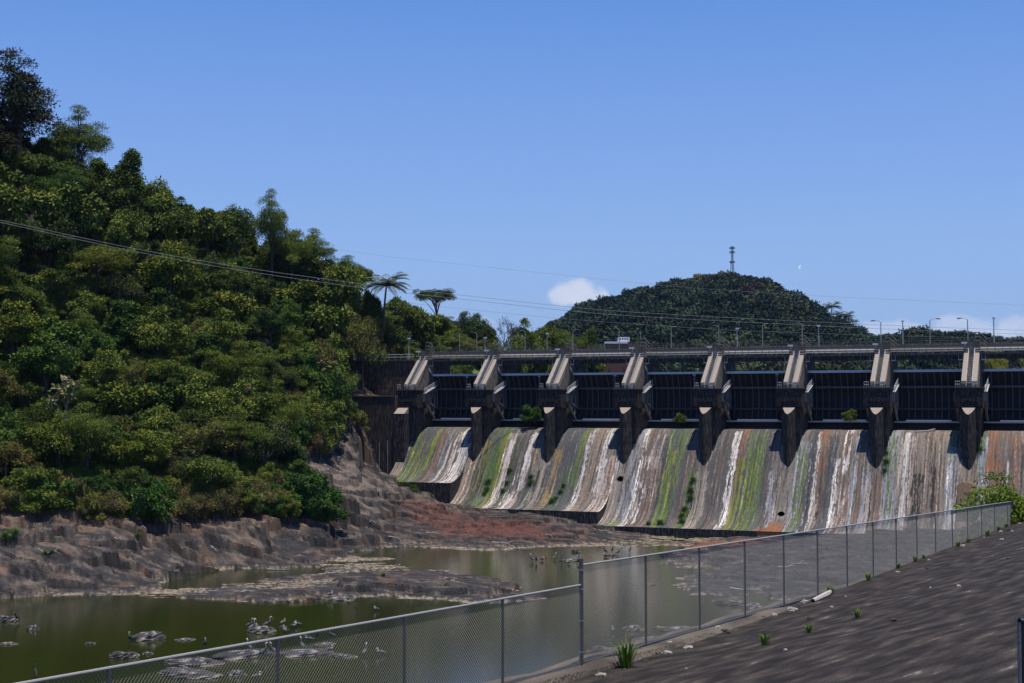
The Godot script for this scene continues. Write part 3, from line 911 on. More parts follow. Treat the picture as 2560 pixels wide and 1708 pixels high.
	var ms := {"nose": nose.mesh(), "cap": cap.mesh(), "body": body.mesh(), "head": head.mesh(), "ramp": ramp.mesh(), "block": block.mesh(), "ledge": ledge.mesh(), "treads": treads.mesh(), "rail": rail.mesh(), "land0": lands[0], "land1": lands[1], "cab": cab.mesh(), "frame": frame.mesh(), "lamp": lamp.mesh(), "hang": hang.mesh(), "post": post.mesh(), "rear": rear.mesh()}
	for k in 9:
		var t := thing("spillway_pier", "%s concrete spillway pier counting from the wooded abutment, stair on its raking head" % ORD[k], "pier", Vector3(BAY * k, 0, 0), 0.0, "spillway piers")
		if k == 0:
			var low := Buf.new()
			low.box(Vector3(-1.9, 4.0, -2.6), Vector3(0.5, 21.2, 0.6))
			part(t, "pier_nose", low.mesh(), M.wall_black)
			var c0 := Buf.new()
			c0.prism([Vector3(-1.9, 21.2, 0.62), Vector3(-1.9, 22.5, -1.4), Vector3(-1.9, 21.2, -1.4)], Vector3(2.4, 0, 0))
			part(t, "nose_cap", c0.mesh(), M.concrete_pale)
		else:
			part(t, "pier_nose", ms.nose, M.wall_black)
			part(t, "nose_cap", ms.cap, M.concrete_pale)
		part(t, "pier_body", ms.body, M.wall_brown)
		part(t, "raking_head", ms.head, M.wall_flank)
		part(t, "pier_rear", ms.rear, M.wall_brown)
		for r in 1: part(t, "ramp_strip", ms.ramp, M.concrete_pale)
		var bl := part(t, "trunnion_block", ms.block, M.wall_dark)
		part(bl, "ledge", ms.ledge, M.concrete_old)
		var stc := part(t, "staircase", ms.treads, M.steel_tread)
		part(stc, "handrail", ms.rail, M.steel_pale)
		part(t, "landing_rail", ms.land0, M.steel_pale)
		part(t, "landing_rail", ms.land1, M.steel_pale)
		part(t, "control_box", ms.cab, M.steel_grey)
		var hf := part(t, "hoist_frame", ms.frame, M.steel_green)
		part(hf, "flood_lamp", ms.lamp, M.white_paint)
		for s in [-1.95, 1.95]: part(t, "bracket", ms.hang, M.steel_pale).position.x = s
		if k in [1, 2, 3, 4, 5]: part(t, "lamp_stub", ms.post, M.steel_grey)

func build_gates() -> void:
	var R := 8.0
	var cy := 24.0
	var cz := -3.5
	var hw := 6.05
	var lo := asin((18.4 - cy) / R)
	var hi := asin((29.0 - cy) / R)
	var skin := Buf.new()
	var rib := Buf.new()
	for k in 14:
		var a := lerpf(lo, hi, k / 14.0)
		var b := lerpf(lo, hi, (k + 1) / 14.0)
		var p := Vector3(0, cy + R * sin(a), cz - R * cos(a))
		var q := Vector3(0, cy + R * sin(b), cz - R * cos(b))
		var x := Vector3(hw, 0, 0)
		skin.quad(p - x, p + x, q + x, q - x)
		if p.y < 19.7: continue
		var p2 := Vector3(0, cy + (R - 0.42) * sin(a), cz - (R - 0.42) * cos(a))
		var q2 := Vector3(0, cy + (R - 0.42) * sin(b), cz - (R - 0.42) * cos(b))
		var t := Vector3(0.02, 0, 0)
		rib.quad(p - t, q - t, q2 - t, p2 - t)
		rib.quad(p + t, p2 + t, q2 + t, q + t)
		var fl := Vector3(0.11, 0, 0)
		rib.quad(p2 - fl, q2 - fl, q2 + fl, p2 + fl)
	var girder := Buf.new()
	girder.box(Vector3(-hw, -0.2, -0.55), Vector3(hw, 0.2, 0.0))
	var sill := Buf.new()
	sill.box(Vector3(-hw + 0.1, -0.1, -0.9), Vector3(hw - 0.1, 0.16, 0.05))
	var sill2 := Buf.new()
	sill2.box(Vector3(-3.6, 0.16, -0.5), Vector3(4.2, 0.42, 0.14))
	var crest := Buf.new()
	crest.box(Vector3(-hw, -0.12, -0.25), Vector3(hw, 0.3, 0.25))
	var lug := Buf.new()
	lug.prism([Vector3(-0.16, 0, 0), Vector3(0.16, 0, 0), Vector3(0.1, 0.75, 0), Vector3(0, 0.95, 0), Vector3(-0.1, 0.75, 0)], Vector3(0, 0, 0.12))
	var zat := func(y: float, r: float) -> float: return cz - sqrt(r * r - (y - cy) * (y - cy))
	var arm := Buf.new()
	var lace := Buf.new()
	var walk := Buf.new()
	var hub := Vector3(0, 24.7, -4.4)
	var ends := [Vector3(0, 26.2, zat.call(26.2, 7.3)), Vector3(0, 22.2, zat.call(22.2, 7.3)), Vector3(0, 20.0, zat.call(20.0, 7.2))]
	var starts := [hub + Vector3(0, 0.35, 0), hub - Vector3(0, 0.5, 0), hub - Vector3(0, 0.95, 0)]
	for k in 3: arm.bar(starts[k], ends[k], 0.3, 0.36)
	arm.box(hub - Vector3(0.25, 1.1, 0.35), hub + Vector3(0.25, 0.5, 0.35))
	for e in [[0, 1], [1, 2]]:
		for k in 4:
			var f := 0.35 + 0.16 * k
			var p: Vector3 = starts[e[0]].lerp(ends[e[0]], f)
			var q: Vector3 = starts[e[1]].lerp(ends[e[1]], f + (0.12 if k % 2 == 0 else -0.02))
			lace.bar(p, q, 0.1, 0.1)
			if k < 3: lace.bar(q, starts[e[0]].lerp(ends[e[0]], f + 0.16), 0.1, 0.1)
	lace.bar(ends[0], ends[1], 0.14, 0.14)
	for h in [0.55, 0.85, 1.15]: walk.tube(starts[0] + Vector3(0.2, h, 0.4), ends[0] + Vector3(0.2, h + 0.6, 0.5), 0.045, 0.045, 5)
	for k in 5:
		var p: Vector3 = (starts[0] + Vector3(0.2, 0.1, 0.4)).lerp(ends[0] + Vector3(0.2, 0.6, 0.5), k / 4.0)
		walk.tube(p, p + Vector3(0, 1.15, 0), 0.04, 0.04, 5)
	walk.bar(starts[0] + Vector3(0.1, 0.2, 0.3), ends[0] + Vector3(0.1, 0.75, 0.4), 0.7, 0.06)
	var seal := Buf.new()
	for k in 6:
		var a := lerpf(0.2, 0.98, k / 6.0)
		var b := lerpf(0.2, 0.98, (k + 1) / 6.0)
		var w0 := 0.34 * (1.0 - absf(k / 6.0 - 0.5))
		var w1 := 0.34 * (1.0 - absf((k + 1) / 6.0 - 0.5))
		seal.quad(Vector3(0, cy + 8.2 * sin(a), cz - 8.2 * cos(a)), Vector3(0, cy + 8.2 * sin(b), cz - 8.2 * cos(b)), Vector3(w1, cy + 7.4 * sin(b), cz - 7.4 * cos(b)), Vector3(w0, cy + 7.4 * sin(a), cz - 7.4 * cos(a)))
	var ms := [skin.mesh(), rib.mesh(), girder.mesh(), sill.mesh(), sill2.mesh(), crest.mesh(), lug.mesh(), arm.mesh(), lace.mesh(), walk.mesh(), seal.mesh()]
	for j in 8:
		var t := thing("radial_gate", "dark ribbed steel gate closing the %s bay counting from the wooded abutment" % ORD[j], "gate", Vector3(BAY * (j + 0.5), 0, 0), 0.0, "radial spillway gates")
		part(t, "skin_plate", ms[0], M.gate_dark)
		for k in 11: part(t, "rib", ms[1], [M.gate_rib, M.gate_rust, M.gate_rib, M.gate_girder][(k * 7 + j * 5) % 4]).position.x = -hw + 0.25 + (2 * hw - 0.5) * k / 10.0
		for y in [26.2, 22.2]:
			part(t, "girder", ms[2], M.gate_girder if y > 25 else M.gate_rust).position = Vector3(0, y, zat.call(y, 7.35) + 0.3)
		part(t, "sill_beam", ms[3], M.steel_pale).position = Vector3(0, 19.85, zat.call(19.85, 7.5) + 0.4)
		part(t, "walk_plank", ms[4], M.steel_bright).position = Vector3(0.4 if j % 2 else -0.2, 19.85, zat.call(19.85, 7.5) + 0.45)
		part(t, "top_beam", ms[5], M.steel_bright).position = Vector3(0, 29.0, zat.call(29.0, 8.0))
		for k in 4: part(t, "lifting_lug", ms[6], M.gate_rib).position = Vector3(-4.6 + 3.07 * k, 29.3, zat.call(29.0, 8.0))
		for s in [-1, 1]:
			var a := part(t, "radial_arm", ms[7], M.steel_arm)
			a.position.x = s * (hw - 0.75)
			part(a, "lacing", ms[8], M.steel_grey)
			if s < 0: part(a, "walkway_rail", ms[9], M.steel_pale)
		part(t, "seal_plate", ms[10], M.steel_blue).position.x = -6.04

func build_deck() -> void:
	var t := thing("dam_bridge", "long concrete walkway and road bridge with rails crossing above the gates", "bridge")
	for j in 8:
		var x0 := BAY * j + 1.38
		var x1 := BAY * (j + 1) - 1.38
		var b := Buf.new()
		b.box(Vector3(x0, 31.1, -9.6), Vector3(x1, 31.92, -8.8))
		part(t, "girder", b.mesh(), M.wall_black)
		b = Buf.new()
		b.box(Vector3(x0, 31.922, -10.6), Vector3(x1, 32.2, -8.5))
		part(t, "walkway_slab", b.mesh(), M.concrete_old)
		b = Buf.new()
		for k in 11:
			var x := lerpf(x0, x1, k / 10.0)
			b.box(Vector3(x - 0.04, 31.7, -8.5), Vector3(x + 0.04, 33.25, -8.42))
		for h in [32.75, 33.22]: b.tube(Vector3(x0, h, -8.46), Vector3(x1, h, -8.46), 0.04, 0.04, 5)
		part(t, "walkway_rail", b.mesh(), M.steel_green)
		b = Buf.new()
		b.tube(Vector3(x0 - 1.0, 33.0, -10.2), Vector3(x1 + 1.0, 33.0, -10.2), 0.16, 0.16, 8)
		b.tube(Vector3(x0 - 1.0, 32.62, -9.9), Vector3(x1 + 1.0, 32.62, -9.9), 0.07, 0.07, 6)
		part(t, "pipe", b.mesh(), M.steel_pale if j % 3 else M.steel_grey)
		if j > 0:
			b = Buf.new()
			for k in 12:
				var x := lerpf(x0 + 1, x1 - 1, k / 12.0)
				var dx := (x1 - x0 - 2) / 12.0
				b.bar(Vector3(x, 32.4, -10.5), Vector3(x + dx, 33.3, -10.5), 0.06, 0.06)
			part(t, "lattice", b.mesh(), M.steel_grey)
		b = Buf.new()
		b.box(Vector3(BAY * j, 33.2, -19.0), Vector3(BAY * (j + 1) - 0.02, 33.75, -11.0))
		part(t, "road_slab", b.mesh(), M.concrete_old)
		b = Buf.new()
		b.box(Vector3(BAY * j, 33.75, -11.25), Vector3(BAY * (j + 1) - 0.02, 34.05, -11.0))
		part(t, "kerb", b.mesh(), M.wall_flank)
		b = Buf.new()
		for z in [-11.1, -18.8]:
			for k in 7:
				var x := BAY * j + BAY * k / 7.0
				b.box(Vector3(x - 0.04, 34.05, z - 0.04), Vector3(x + 0.04, 34.95, z + 0.04))
			for h in [34.5, 34.92]: b.box(Vector3(BAY * j, h - 0.03, z - 0.03), Vector3(BAY * (j + 1), h + 0.03, z + 0.03))
		part(t, "road_rail", b.mesh(), M.steel_green)
	# concrete end blocks of the abutment
	var wl := thing("abutment_wall", "tall dark concrete abutment wall between the wooded slope and the first pier", "wall")
	var b := Buf.new()
	var y := 6.0
	while y < 32.0:
		var y1 := minf(y + 1.7, 32.1)
		b.box(Vector3(-44, y, -14), Vector3(-1.3, y1 - 0.04, -7.4))
		b.box(Vector3(-44, y1 - 0.04, -14), Vector3(-1.3, y1, -7.44))
		y = y1
		if y1 >= 32.1: break
	part(wl, "upper_wall", b.mesh(), M.wall_brown)
	b = Buf.new()
	b.box(Vector3(-44, 32.1, -14), Vector3(-1.3, 32.35, -7.2))
	part(wl, "coping", b.mesh(), M.concrete_old)
	b = Buf.new()
	for k in 16: b.box(Vector3(-1.6 - k * 1.4 - 0.04, 32.35, -7.4), Vector3(-1.6 - k * 1.4 + 0.04, 33.45, -7.32))
	for h in [32.85, 33.4]: b.tube(Vector3(-22.6, h, -7.36), Vector3(-1.6, h, -7.36), 0.045, 0.045, 5)
	part(wl, "railing", b.mesh(), M.steel_pale)
	b = Buf.new()
	b.box(Vector3(-20.9, 32.5, -7.3), Vector3(-19.7, 33.5, -6.9))
	part(wl, "cabinet", b.mesh(), M.white_paint)
	var w2 := thing("retaining_wall", "streaked black and brown concrete retaining wall beside the first chute", "wall")
	b = Buf.new()
	y = 3.0
	while y < 24.5:
		var y1 := minf(y + 1.75, 24.6)
		b.box(Vector3(-30, y, -7.4), Vector3(-1.85, y1 - 0.04, 0.2))
		b.box(Vector3(-30, y1 - 0.04, -7.4), Vector3(-1.85, y1, 0.16))
		y = y1
		if y1 >= 24.6: break
	part(w2, "wall_face", b.mesh(), M.wall_streak)
	b = Buf.new()
	b.box(Vector3(-30, 24.6, -7.35), Vector3(-1.85, 24.85, 0.3))
	part(w2, "coping", b.mesh(), M.concrete_old)
	for x in [-7.2, -5.3, -3.4]:
		b = Buf.new()
		b.tube(Vector3(x, 6.5, 0.32), Vector3(x, 16.5 + x * 0.2, 0.32), 0.1, 0.1, 6)
		part(w2, "drain_pipe", b.mesh(), M.steel_grey)
	# far abutment, beyond the last gate
	var w3 := thing("end_wall", "concrete wall closing the dam beyond the eighth gate", "wall")
	b = Buf.new()
	b.box(Vector3(125.4, 0, -14.5), Vector3(190, 33.4, -2.0))
	part(w3, "wall_face", b.mesh(), M.wall_brown)

func build_lamps() -> void:
	# x along the dam, z, height, kind: 0 arm towards the wood, 1 arm away from it, 2 straight post with floodlight, 3 thin short post
	var spots := [[-3.2, -8.5, 36.6, 2], [6.8, -12, 37.5, 3], [8.0, -18, 38.0, 0], [12.6, -12, 36.6, 2], [19.0, -18, 38.2, 0], [26.3, -12, 37.2, 2], [29.6, -18, 38.1, 1], [39.6, -18, 38.2, 0], [46.0, -12, 37.0, 3], [50.5, -18, 38.3, 1], [60.2, -18, 38.3, 0], [65.4, -12, 37.4, 2], [68.9, -18, 38.4, 1], [76.6, -18, 38.4, 0], [80.9, -12, 37.6, 2], [91.4, -18, 38.5, 0], [96.2, -12, 38.1, 2], [100.3, -18, 38.6, 1], [107.0, -18, 38.6, 0], [112.0, -12, 38.3, 2]]
	var dk := 0
	for s in spots:
		var b := Buf.new()
		var base := 33.75
		if s[0] < 0: base = 32.35
		b.tube(Vector3(0, 0, 0), Vector3(0, s[2] - base, 0), 0.11, 0.08, 6)
		var hgt: float = s[2] - base
		var head := Buf.new()
		var label := ""
		if s[3] < 2:
			var sg := -1.0 if s[3] == 0 else 1.0
			b.limb([Vector3(0, hgt, 0), Vector3(sg * 0.5, hgt + 0.28, 0), Vector3(sg * 1.1, hgt + 0.3, 0)], [0.05, 0.045, 0.04], 5)
			head.sweep([Vector3(sg * 1.0, hgt + 0.3, 0), Vector3(sg * 1.25, hgt + 0.32, 0), Vector3(sg * 1.75, hgt + 0.26, 0), Vector3(sg * 1.95, hgt + 0.18, 0)], [[0.05, 0.04], [0.14, 0.1], [0.16, 0.09], [0.03, 0.03]], [Color.WHITE, Color.WHITE, Color.WHITE, Color.WHITE], 8)
			label = "curved arm road lamp on the dam, arm reaching %s the wooded abutment" % ("towards" if s[3] == 0 else "away from")
		elif s[3] == 2:
			head.box(Vector3(-0.28, hgt, -0.16), Vector3(0.28, hgt + 0.28, 0.16))
			label = "straight post with a square floodlight on the dam road"
		else:
			head.box(Vector3(-0.1, hgt, -0.1), Vector3(0.1, hgt + 0.15, 0.1))
			label = "thin short straight post without arm on the dam road"
		var t := thing("road_lamp", label, "street lamp", Vector3(s[0], base, s[1]), 0.0, ["lamps with arm towards the wood", "lamps with arm away from the wood", "floodlight posts", "short posts"][s[3]])
		part(t, "post", b.mesh(), M.steel_pale if s[3] == 2 else M.steel_lamp)
		part(t, "lamp_head", head.mesh(), M.white_paint)
		dk += 1

# ------------------------------------------------------------------ plants
func rnd_dir(r: RandomNumberGenerator) -> Vector3:
	var y := r.randf_range(-1, 1)
	var a := r.randf() * TAU
	var s := sqrt(1 - y * y)
	return Vector3(s * cos(a), y, s * sin(a))

# o: rx, ry, cy (crown), clumps, rc, leaves, len, wid, flat, droop, low, pal [colours], trunk, lift
func make_tree(key: String, sd: int, o: Dictionary) -> void:
	var r := RandomNumberGenerator.new()
	r.seed = sd
	var b := Buf.new()
	var nz := fnl(sd, 0.9, 2)
	var centres := []
	var n: int = o.clumps
	for k in n:
		var d := rnd_dir(r)
		if d.y < o.get("low", -0.3): d.y = -d.y * 0.6
		d = d.normalized()
		var f := (0.55 + 0.45 * pow(r.randf(), 0.6)) * (0.82 + 0.85 * nz.get_noise_3dv(d * 1.4))
		var c := Vector3(d.x * o.rx * f, o.cy + d.y * o.ry * f, d.z * o.rx * f)
		if o.has("tier"):   # foliage held in flat layers
			var q: float = o.tier
			c.y = lerpf(c.y, roundf(c.y / q) * q, 0.6) + r.randf_range(-0.3, 0.3)
		if o.has("cone"):
			var g: float = clampf((c.y - o.cy + o.ry) / (2.0 * o.ry), 0, 1)
			c.x *= 1.15 - g * o.cone
			c.z *= 1.15 - g * o.cone
		centres.append(c)
	var mid := Vector3(0, o.cy - o.ry * 0.3, 0)
	for c in centres:
		var rc: float = o.rc * r.randf_range(0.6, 1.5)
		var shade: Color = o.pal[r.randi() % o.pal.size()]
		for k in int(o.leaves * r.randf_range(0.75, 1.25)):
			var d := rnd_dir(r)
			d = (d + (c - mid).normalized() * 0.45 + Vector3(0, 0.35, 0)).normalized()
			var p: Vector3 = c + Vector3(d.x, d.y * o.get("flat", 0.75), d.z) * rc * (0.35 + 0.75 * pow(r.randf(), 0.7))
			var ax := (rnd_dir(r) + d * 0.7 + Vector3(0, -o.get("droop", 0.3), 0)).normalized()
			var nor := (d * 0.6 + Vector3(0, 0.75, 0) + rnd_dir(r) * 0.75).normalized()
			var tone := r.randf_range(0.7, 1.35)
			b.col = Color(shade.r * tone, shade.g * tone, shade.b * tone)
			if r.randf() < o.get("odd", 0.03): b.col = o.get("oddc", Color(0.2, 0.19, 0.06)) * r.randf_range(0.7, 1.2)
			var l: float = o.len * r.randf_range(0.65, 1.3)
			b.leaf(p, ax, nor, l, l * o.wid)
	var t := Buf.new()
	var tr: float = o.get("trunk", 0.22)
	var top := Vector3(r.randf_range(-0.4, 0.4), o.cy, r.randf_range(-0.4, 0.4))
	var kne := Vector3(r.randf_range(-0.3, 0.3), o.cy * 0.5, r.randf_range(-0.3, 0.3))
	t.limb([Vector3(0, -1.6, 0), kne, top], [tr * 1.25, tr, tr * 0.6], 7)
	for k in mini(n, o.get("limbs", 12)):
		var c: Vector3 = centres[k * n / mini(n, o.get("limbs", 12))]
		var from := kne.lerp(top, r.randf_range(0.1, 0.95))
		var bend := from.lerp(c, 0.5) + Vector3(0, 0.25, 0)
		t.limb([from, bend, c], [tr * 0.42, tr * 0.28, 0.03], 5)
	CR[key] = [t.mesh(), b.mesh()]

func make_palm(key: String, sd: int, trunk_h: float, fronds: int, fl: float) -> void:
	var r := RandomNumberGenerator.new()
	r.seed = sd
	var t := Buf.new()
	var pts := []
	var rad := []
	for k in 7:
		pts.append(Vector3(0.5 * pow(k / 6.0, 2), -1.0 + (trunk_h + 1.0) * k / 6.0, 0.0))
		rad.append(lerpf(0.24, 0.15, k / 6.0))
	t.limb(pts, rad, 8)
	var top: Vector3 = pts[-1]
	var b := Buf.new()
	for k in fronds:
		var a := TAU * k / fronds * 2.4 + r.randf_range(-0.2, 0.2)
		var rise := r.randf_range(-0.3, 2.0)
		var out := Vector3(cos(a), 0, sin(a))
		var p := top
		var dir := (out + Vector3(0, rise, 0)).normalized()
		var steps := 9
		var tone := r.randf_range(0.7, 1.3)
		for s in steps:
			var q := p + dir * fl / steps
			t.tube(p, q, 0.045 * (1.0 - s / 10.0), 0.04 * (1.0 - s / 10.0), 4)
			var sd2 := dir.cross(Vector3.UP).normalized()
			for m in 5:
				var c := p.lerp(q, m / 5.0)
				for g in [-1.0, 1.0]:
					b.col = Color(0.1 * tone, 0.125 * tone, 0.035 * tone) * r.randf_range(0.75, 1.25)
					var ll := fl * 0.22 * sin(PI * clampf((s + m / 5.0 + 0.9) / (steps + 1.0), 0, 1))
					b.leaf(c, (sd2 * g + dir * 0.55 + Vector3(0, -0.5, 0)).normalized(), Vector3(0, 1, 0), ll, 0.13)
			p = q
			dir = (dir + Vector3(0, -0.12 - 0.022 * s, 0)).normalized()
	CR[key] = [t.mesh(), b.mesh()]

func branchy(b: Buf, r: RandomNumberGenerator, p: Vector3, d: Vector3, l: float, w: float, depth: int, tips: Array) -> void:
	var q := p + d * l
	b.tube(p, q, w, w * 0.68, 6 if depth > 2 else 4)
	if depth == 0:
		tips.append(q)
		return
	for k in (3 if depth > 1 else 2):
		var e := (d + rnd_dir(r) * 1.05 + Vector3(0, 0.1, 0)).normalized()
		branchy(b, r, q, e, l * (0.42 if depth == 5 else r.randf_range(0.62, 0.86)), maxf(w * 0.6, 0.032), depth - 1, tips)

func make_bare(key: String, sd: int, h: float, leaves: int) -> void:
	var r := RandomNumberGenerator.new()
	r.seed = sd
	var t := Buf.new()
	var tips := []
	branchy(t, r, Vector3(0, -1, 0), Vector3(0.08, 1, 0).normalized(), h * 0.52, 0.2, 5, tips)
	var b := Buf.new()
	for k in leaves:
		var p: Vector3 = tips[r.randi() % tips.size()]
		b.col = Color(0.06, 0.065, 0.04) * r.randf_range(0.6, 1.5)
		b.leaf(p + rnd_dir(r) * 0.15, rnd_dir(r), rnd_dir(r), 0.22, 0.12)
	CR[key] = [t.mesh(), b.mesh() if leaves else null]

func plant(key: String, called: String, label: String, category: String, at_: Vector3, size: Vector3, turn: float, group := "", leafm := "leaf") -> Node3D:
	var t := thing(called, label, category, at_, turn, group)
	t.scale = size
	part(t, "trunk", CR[key][0], M.bark_pale if key in ["snag", "cecropia"] else M.bark)
	if CR[key][1]: part(t, "crown", CR[key][1], M[leafm])
	return t

func make_plants() -> void:
	var dark := [Color(0.042, 0.070, 0.013), Color(0.055, 0.088, 0.014), Color(0.037, 0.061, 0.012), Color(0.069, 0.102, 0.017)]
	var mid := [Color(0.077, 0.116, 0.017), Color(0.099, 0.139, 0.021), Color(0.062, 0.099, 0.014), Color(0.121, 0.157, 0.025)]
	var light := [Color(0.129, 0.168, 0.025), Color(0.108, 0.151, 0.021), Color(0.160, 0.192, 0.031), Color(0.084, 0.122, 0.019)]
	var yellow := [Color(0.160, 0.174, 0.033), Color(0.123, 0.151, 0.031), Color(0.185, 0.174, 0.042), Color(0.105, 0.116, 0.031)]
	var dry := [Color(0.111, 0.087, 0.037), Color(0.086, 0.087, 0.028), Color(0.136, 0.099, 0.048), Color(0.074, 0.070, 0.027)]
	make_tree("broad_a", 101, {"rx": 4.2, "ry": 3.8, "cy": 6.2, "clumps": 45, "rc": 1.24, "leaves": 227, "len": 0.40, "wid": 0.5, "flat": 0.68, "pal": mid, "odd": 0.04})
	make_tree("broad_b", 102, {"rx": 4.6, "ry": 3.4, "cy": 5.6, "clumps": 48, "rc": 1.19, "leaves": 227, "len": 0.37, "wid": 0.5, "flat": 0.68, "pal": dark, "odd": 0.03})
	make_tree("broad_c", 103, {"rx": 3.8, "ry": 4.4, "cy": 6.6, "clumps": 43, "rc": 1.30, "leaves": 218, "len": 0.44, "wid": 0.48, "flat": 0.68, "pal": light, "odd": 0.05})
	make_tree("bigleaf", 104, {"rx": 3.8, "ry": 4.0, "cy": 6.2, "clumps": 43, "rc": 1.24, "leaves": 117, "len": 0.68, "wid": 0.55, "flat": 0.68, "pal": light + mid, "odd": 0.05, "droop": 0.5})
	make_tree("feather_a", 105, {"rx": 4.9, "ry": 3.0, "cy": 6.6, "clumps": 58, "rc": 1.35, "leaves": 321, "len": 0.32, "wid": 0.3, "pal": light, "flat": 0.42, "tier": 0.95, "droop": 0.15})
	make_tree("feather_b", 106, {"rx": 4.2, "ry": 3.6, "cy": 7.2, "clumps": 50, "rc": 1.3, "leaves": 321, "len": 0.29, "wid": 0.3, "pal": mid, "flat": 0.4, "tier": 1.15, "droop": 0.15, "limbs": 18})
	make_tree("vine_a", 107, {"rx": 3.7, "ry": 4.6, "cy": 5.2, "clumps": 84, "rc": 0.95, "leaves": 208, "len": 0.29, "wid": 0.7, "pal": dark + mid, "low": -0.75, "droop": 0.8, "cone": 0.75})
	make_tree("vine_b", 108, {"rx": 4.4, "ry": 3.9, "cy": 4.4, "clumps": 84, "rc": 1.0, "leaves": 198, "len": 0.32, "wid": 0.7, "pal": mid + light, "low": -0.7, "droop": 0.8, "cone": 0.55})
	make_tree("tall_dark", 109, {"rx": 4.4, "ry": 6.2, "cy": 8.6, "clumps": 60, "rc": 1.30, "leaves": 236, "len": 0.37, "wid": 0.42, "flat": 0.68, "pal": [Color(0.03, 0.045, 0.018), Color(0.04, 0.052, 0.022), Color(0.055, 0.042, 0.024)], "cone": 0.6, "low": -0.85, "trunk": 0.34, "odd": 0.05, "oddc": Color(0.1, 0.045, 0.03)})
	make_tree("olive", 110, {"rx": 4.4, "ry": 3.4, "cy": 5.2, "clumps": 46, "rc": 1.19, "leaves": 227, "len": 0.32, "wid": 0.42, "flat": 0.68, "pal": yellow + yellow + dry, "odd": 0.05, "oddc": Color(0.14, 0.1, 0.05)})
	make_tree("shrub_a", 111, {"rx": 2.5, "ry": 1.9, "cy": 1.7, "clumps": 44, "rc": 0.7, "leaves": 198, "len": 0.26, "wid": 0.5, "pal": mid + light, "low": -0.6, "trunk": 0.09})
	make_tree("shrub_b", 112, {"rx": 2.4, "ry": 1.7, "cy": 1.4, "clumps": 42, "rc": 0.7, "leaves": 198, "len": 0.24, "wid": 0.36, "pal": dry + yellow, "low": -0.6, "trunk": 0.09, "odd": 0.1, "oddc": Color(0.13, 0.085, 0.05)})
	make_tree("shrub_c", 113, {"rx": 2.6, "ry": 2.1, "cy": 1.8, "clumps": 48, "rc": 0.7, "leaves": 189, "len": 0.29, "wid": 0.55, "pal": [Color(0.05, 0.115, 0.018), Color(0.065, 0.135, 0.02), Color(0.04, 0.09, 0.016)], "low": -0.6, "trunk": 0.09})
	make_tree("round", 114, {"rx": 3.6, "ry": 3.2, "cy": 5.4, "clumps": 46, "rc": 1.03, "leaves": 227, "len": 0.32, "wid": 0.5, "flat": 0.68, "pal": dark, "low": -0.5})
	make_tree("umbrella", 115, {"rx": 5.0, "ry": 1.6, "cy": 10.0, "clumps": 46, "rc": 1.1, "leaves": 246, "len": 0.32, "wid": 0.35, "pal": dark, "flat": 0.4, "tier": 0.9, "low": 0.0, "limbs": 26, "trunk": 0.26})
	make_tree("bamboo", 116, {"rx": 3.4, "ry": 3.6, "cy": 3.6, "clumps": 70, "rc": 1.0, "leaves": 273, "len": 0.31, "wid": 0.22, "pal": [Color(0.2, 0.2, 0.04), Color(0.16, 0.18, 0.035), Color(0.24, 0.22, 0.05)], "low": -0.8, "droop": 0.5})
	make_tree("far_tree", 117, {"rx": 5.8, "ry": 4.2, "cy": 4.2, "clumps": 46, "rc": 2.0, "leaves": 44, "len": 1.35, "wid": 0.7, "pal": [Color(0.75, 0.9, 0.7), Color(1, 1, 1), Color(0.6, 0.75, 0.6)], "low": -0.5, "odd": 0.0})
	make_tree("cecropia", 118, {"rx": 2.6, "ry": 2.6, "cy": 7.4, "clumps": 16, "rc": 0.7, "leaves": 26, "len": 0.62, "wid": 0.7, "pal": [Color(0.26, 0.23, 0.12), Color(0.1, 0.13, 0.04), Color(0.16, 0.16, 0.06)], "limbs": 16, "trunk": 0.13, "low": -0.6})
	make_palm("palm_tall", 121, 8.5, 26, 5.3)
	make_palm("palm_low", 122, 2.6, 22, 3.9)
	make_bare("bare", 131, 10.0, 500)
	make_bare("snag", 132, 5.0, 0)

func station(z_cam: Vector3) -> Vector2:    # world -> (right / ahead, ahead) of the station
	var d := z_cam - EYE
	var right := 0.9205 * d.x - 0.3907 * d.z
	var ahead := -0.3907 * d.x - 0.9205 * d.z
	return Vector2(right / ahead, ahead)

# a spot on the land at a given bearing (right per metre ahead) and distance ahead
func spot(bearing: float, ahead: float) -> Vector3:
	var p := at(bearing * ahead, ahead)
	p.y = lie(p.x, p.z)
	return p

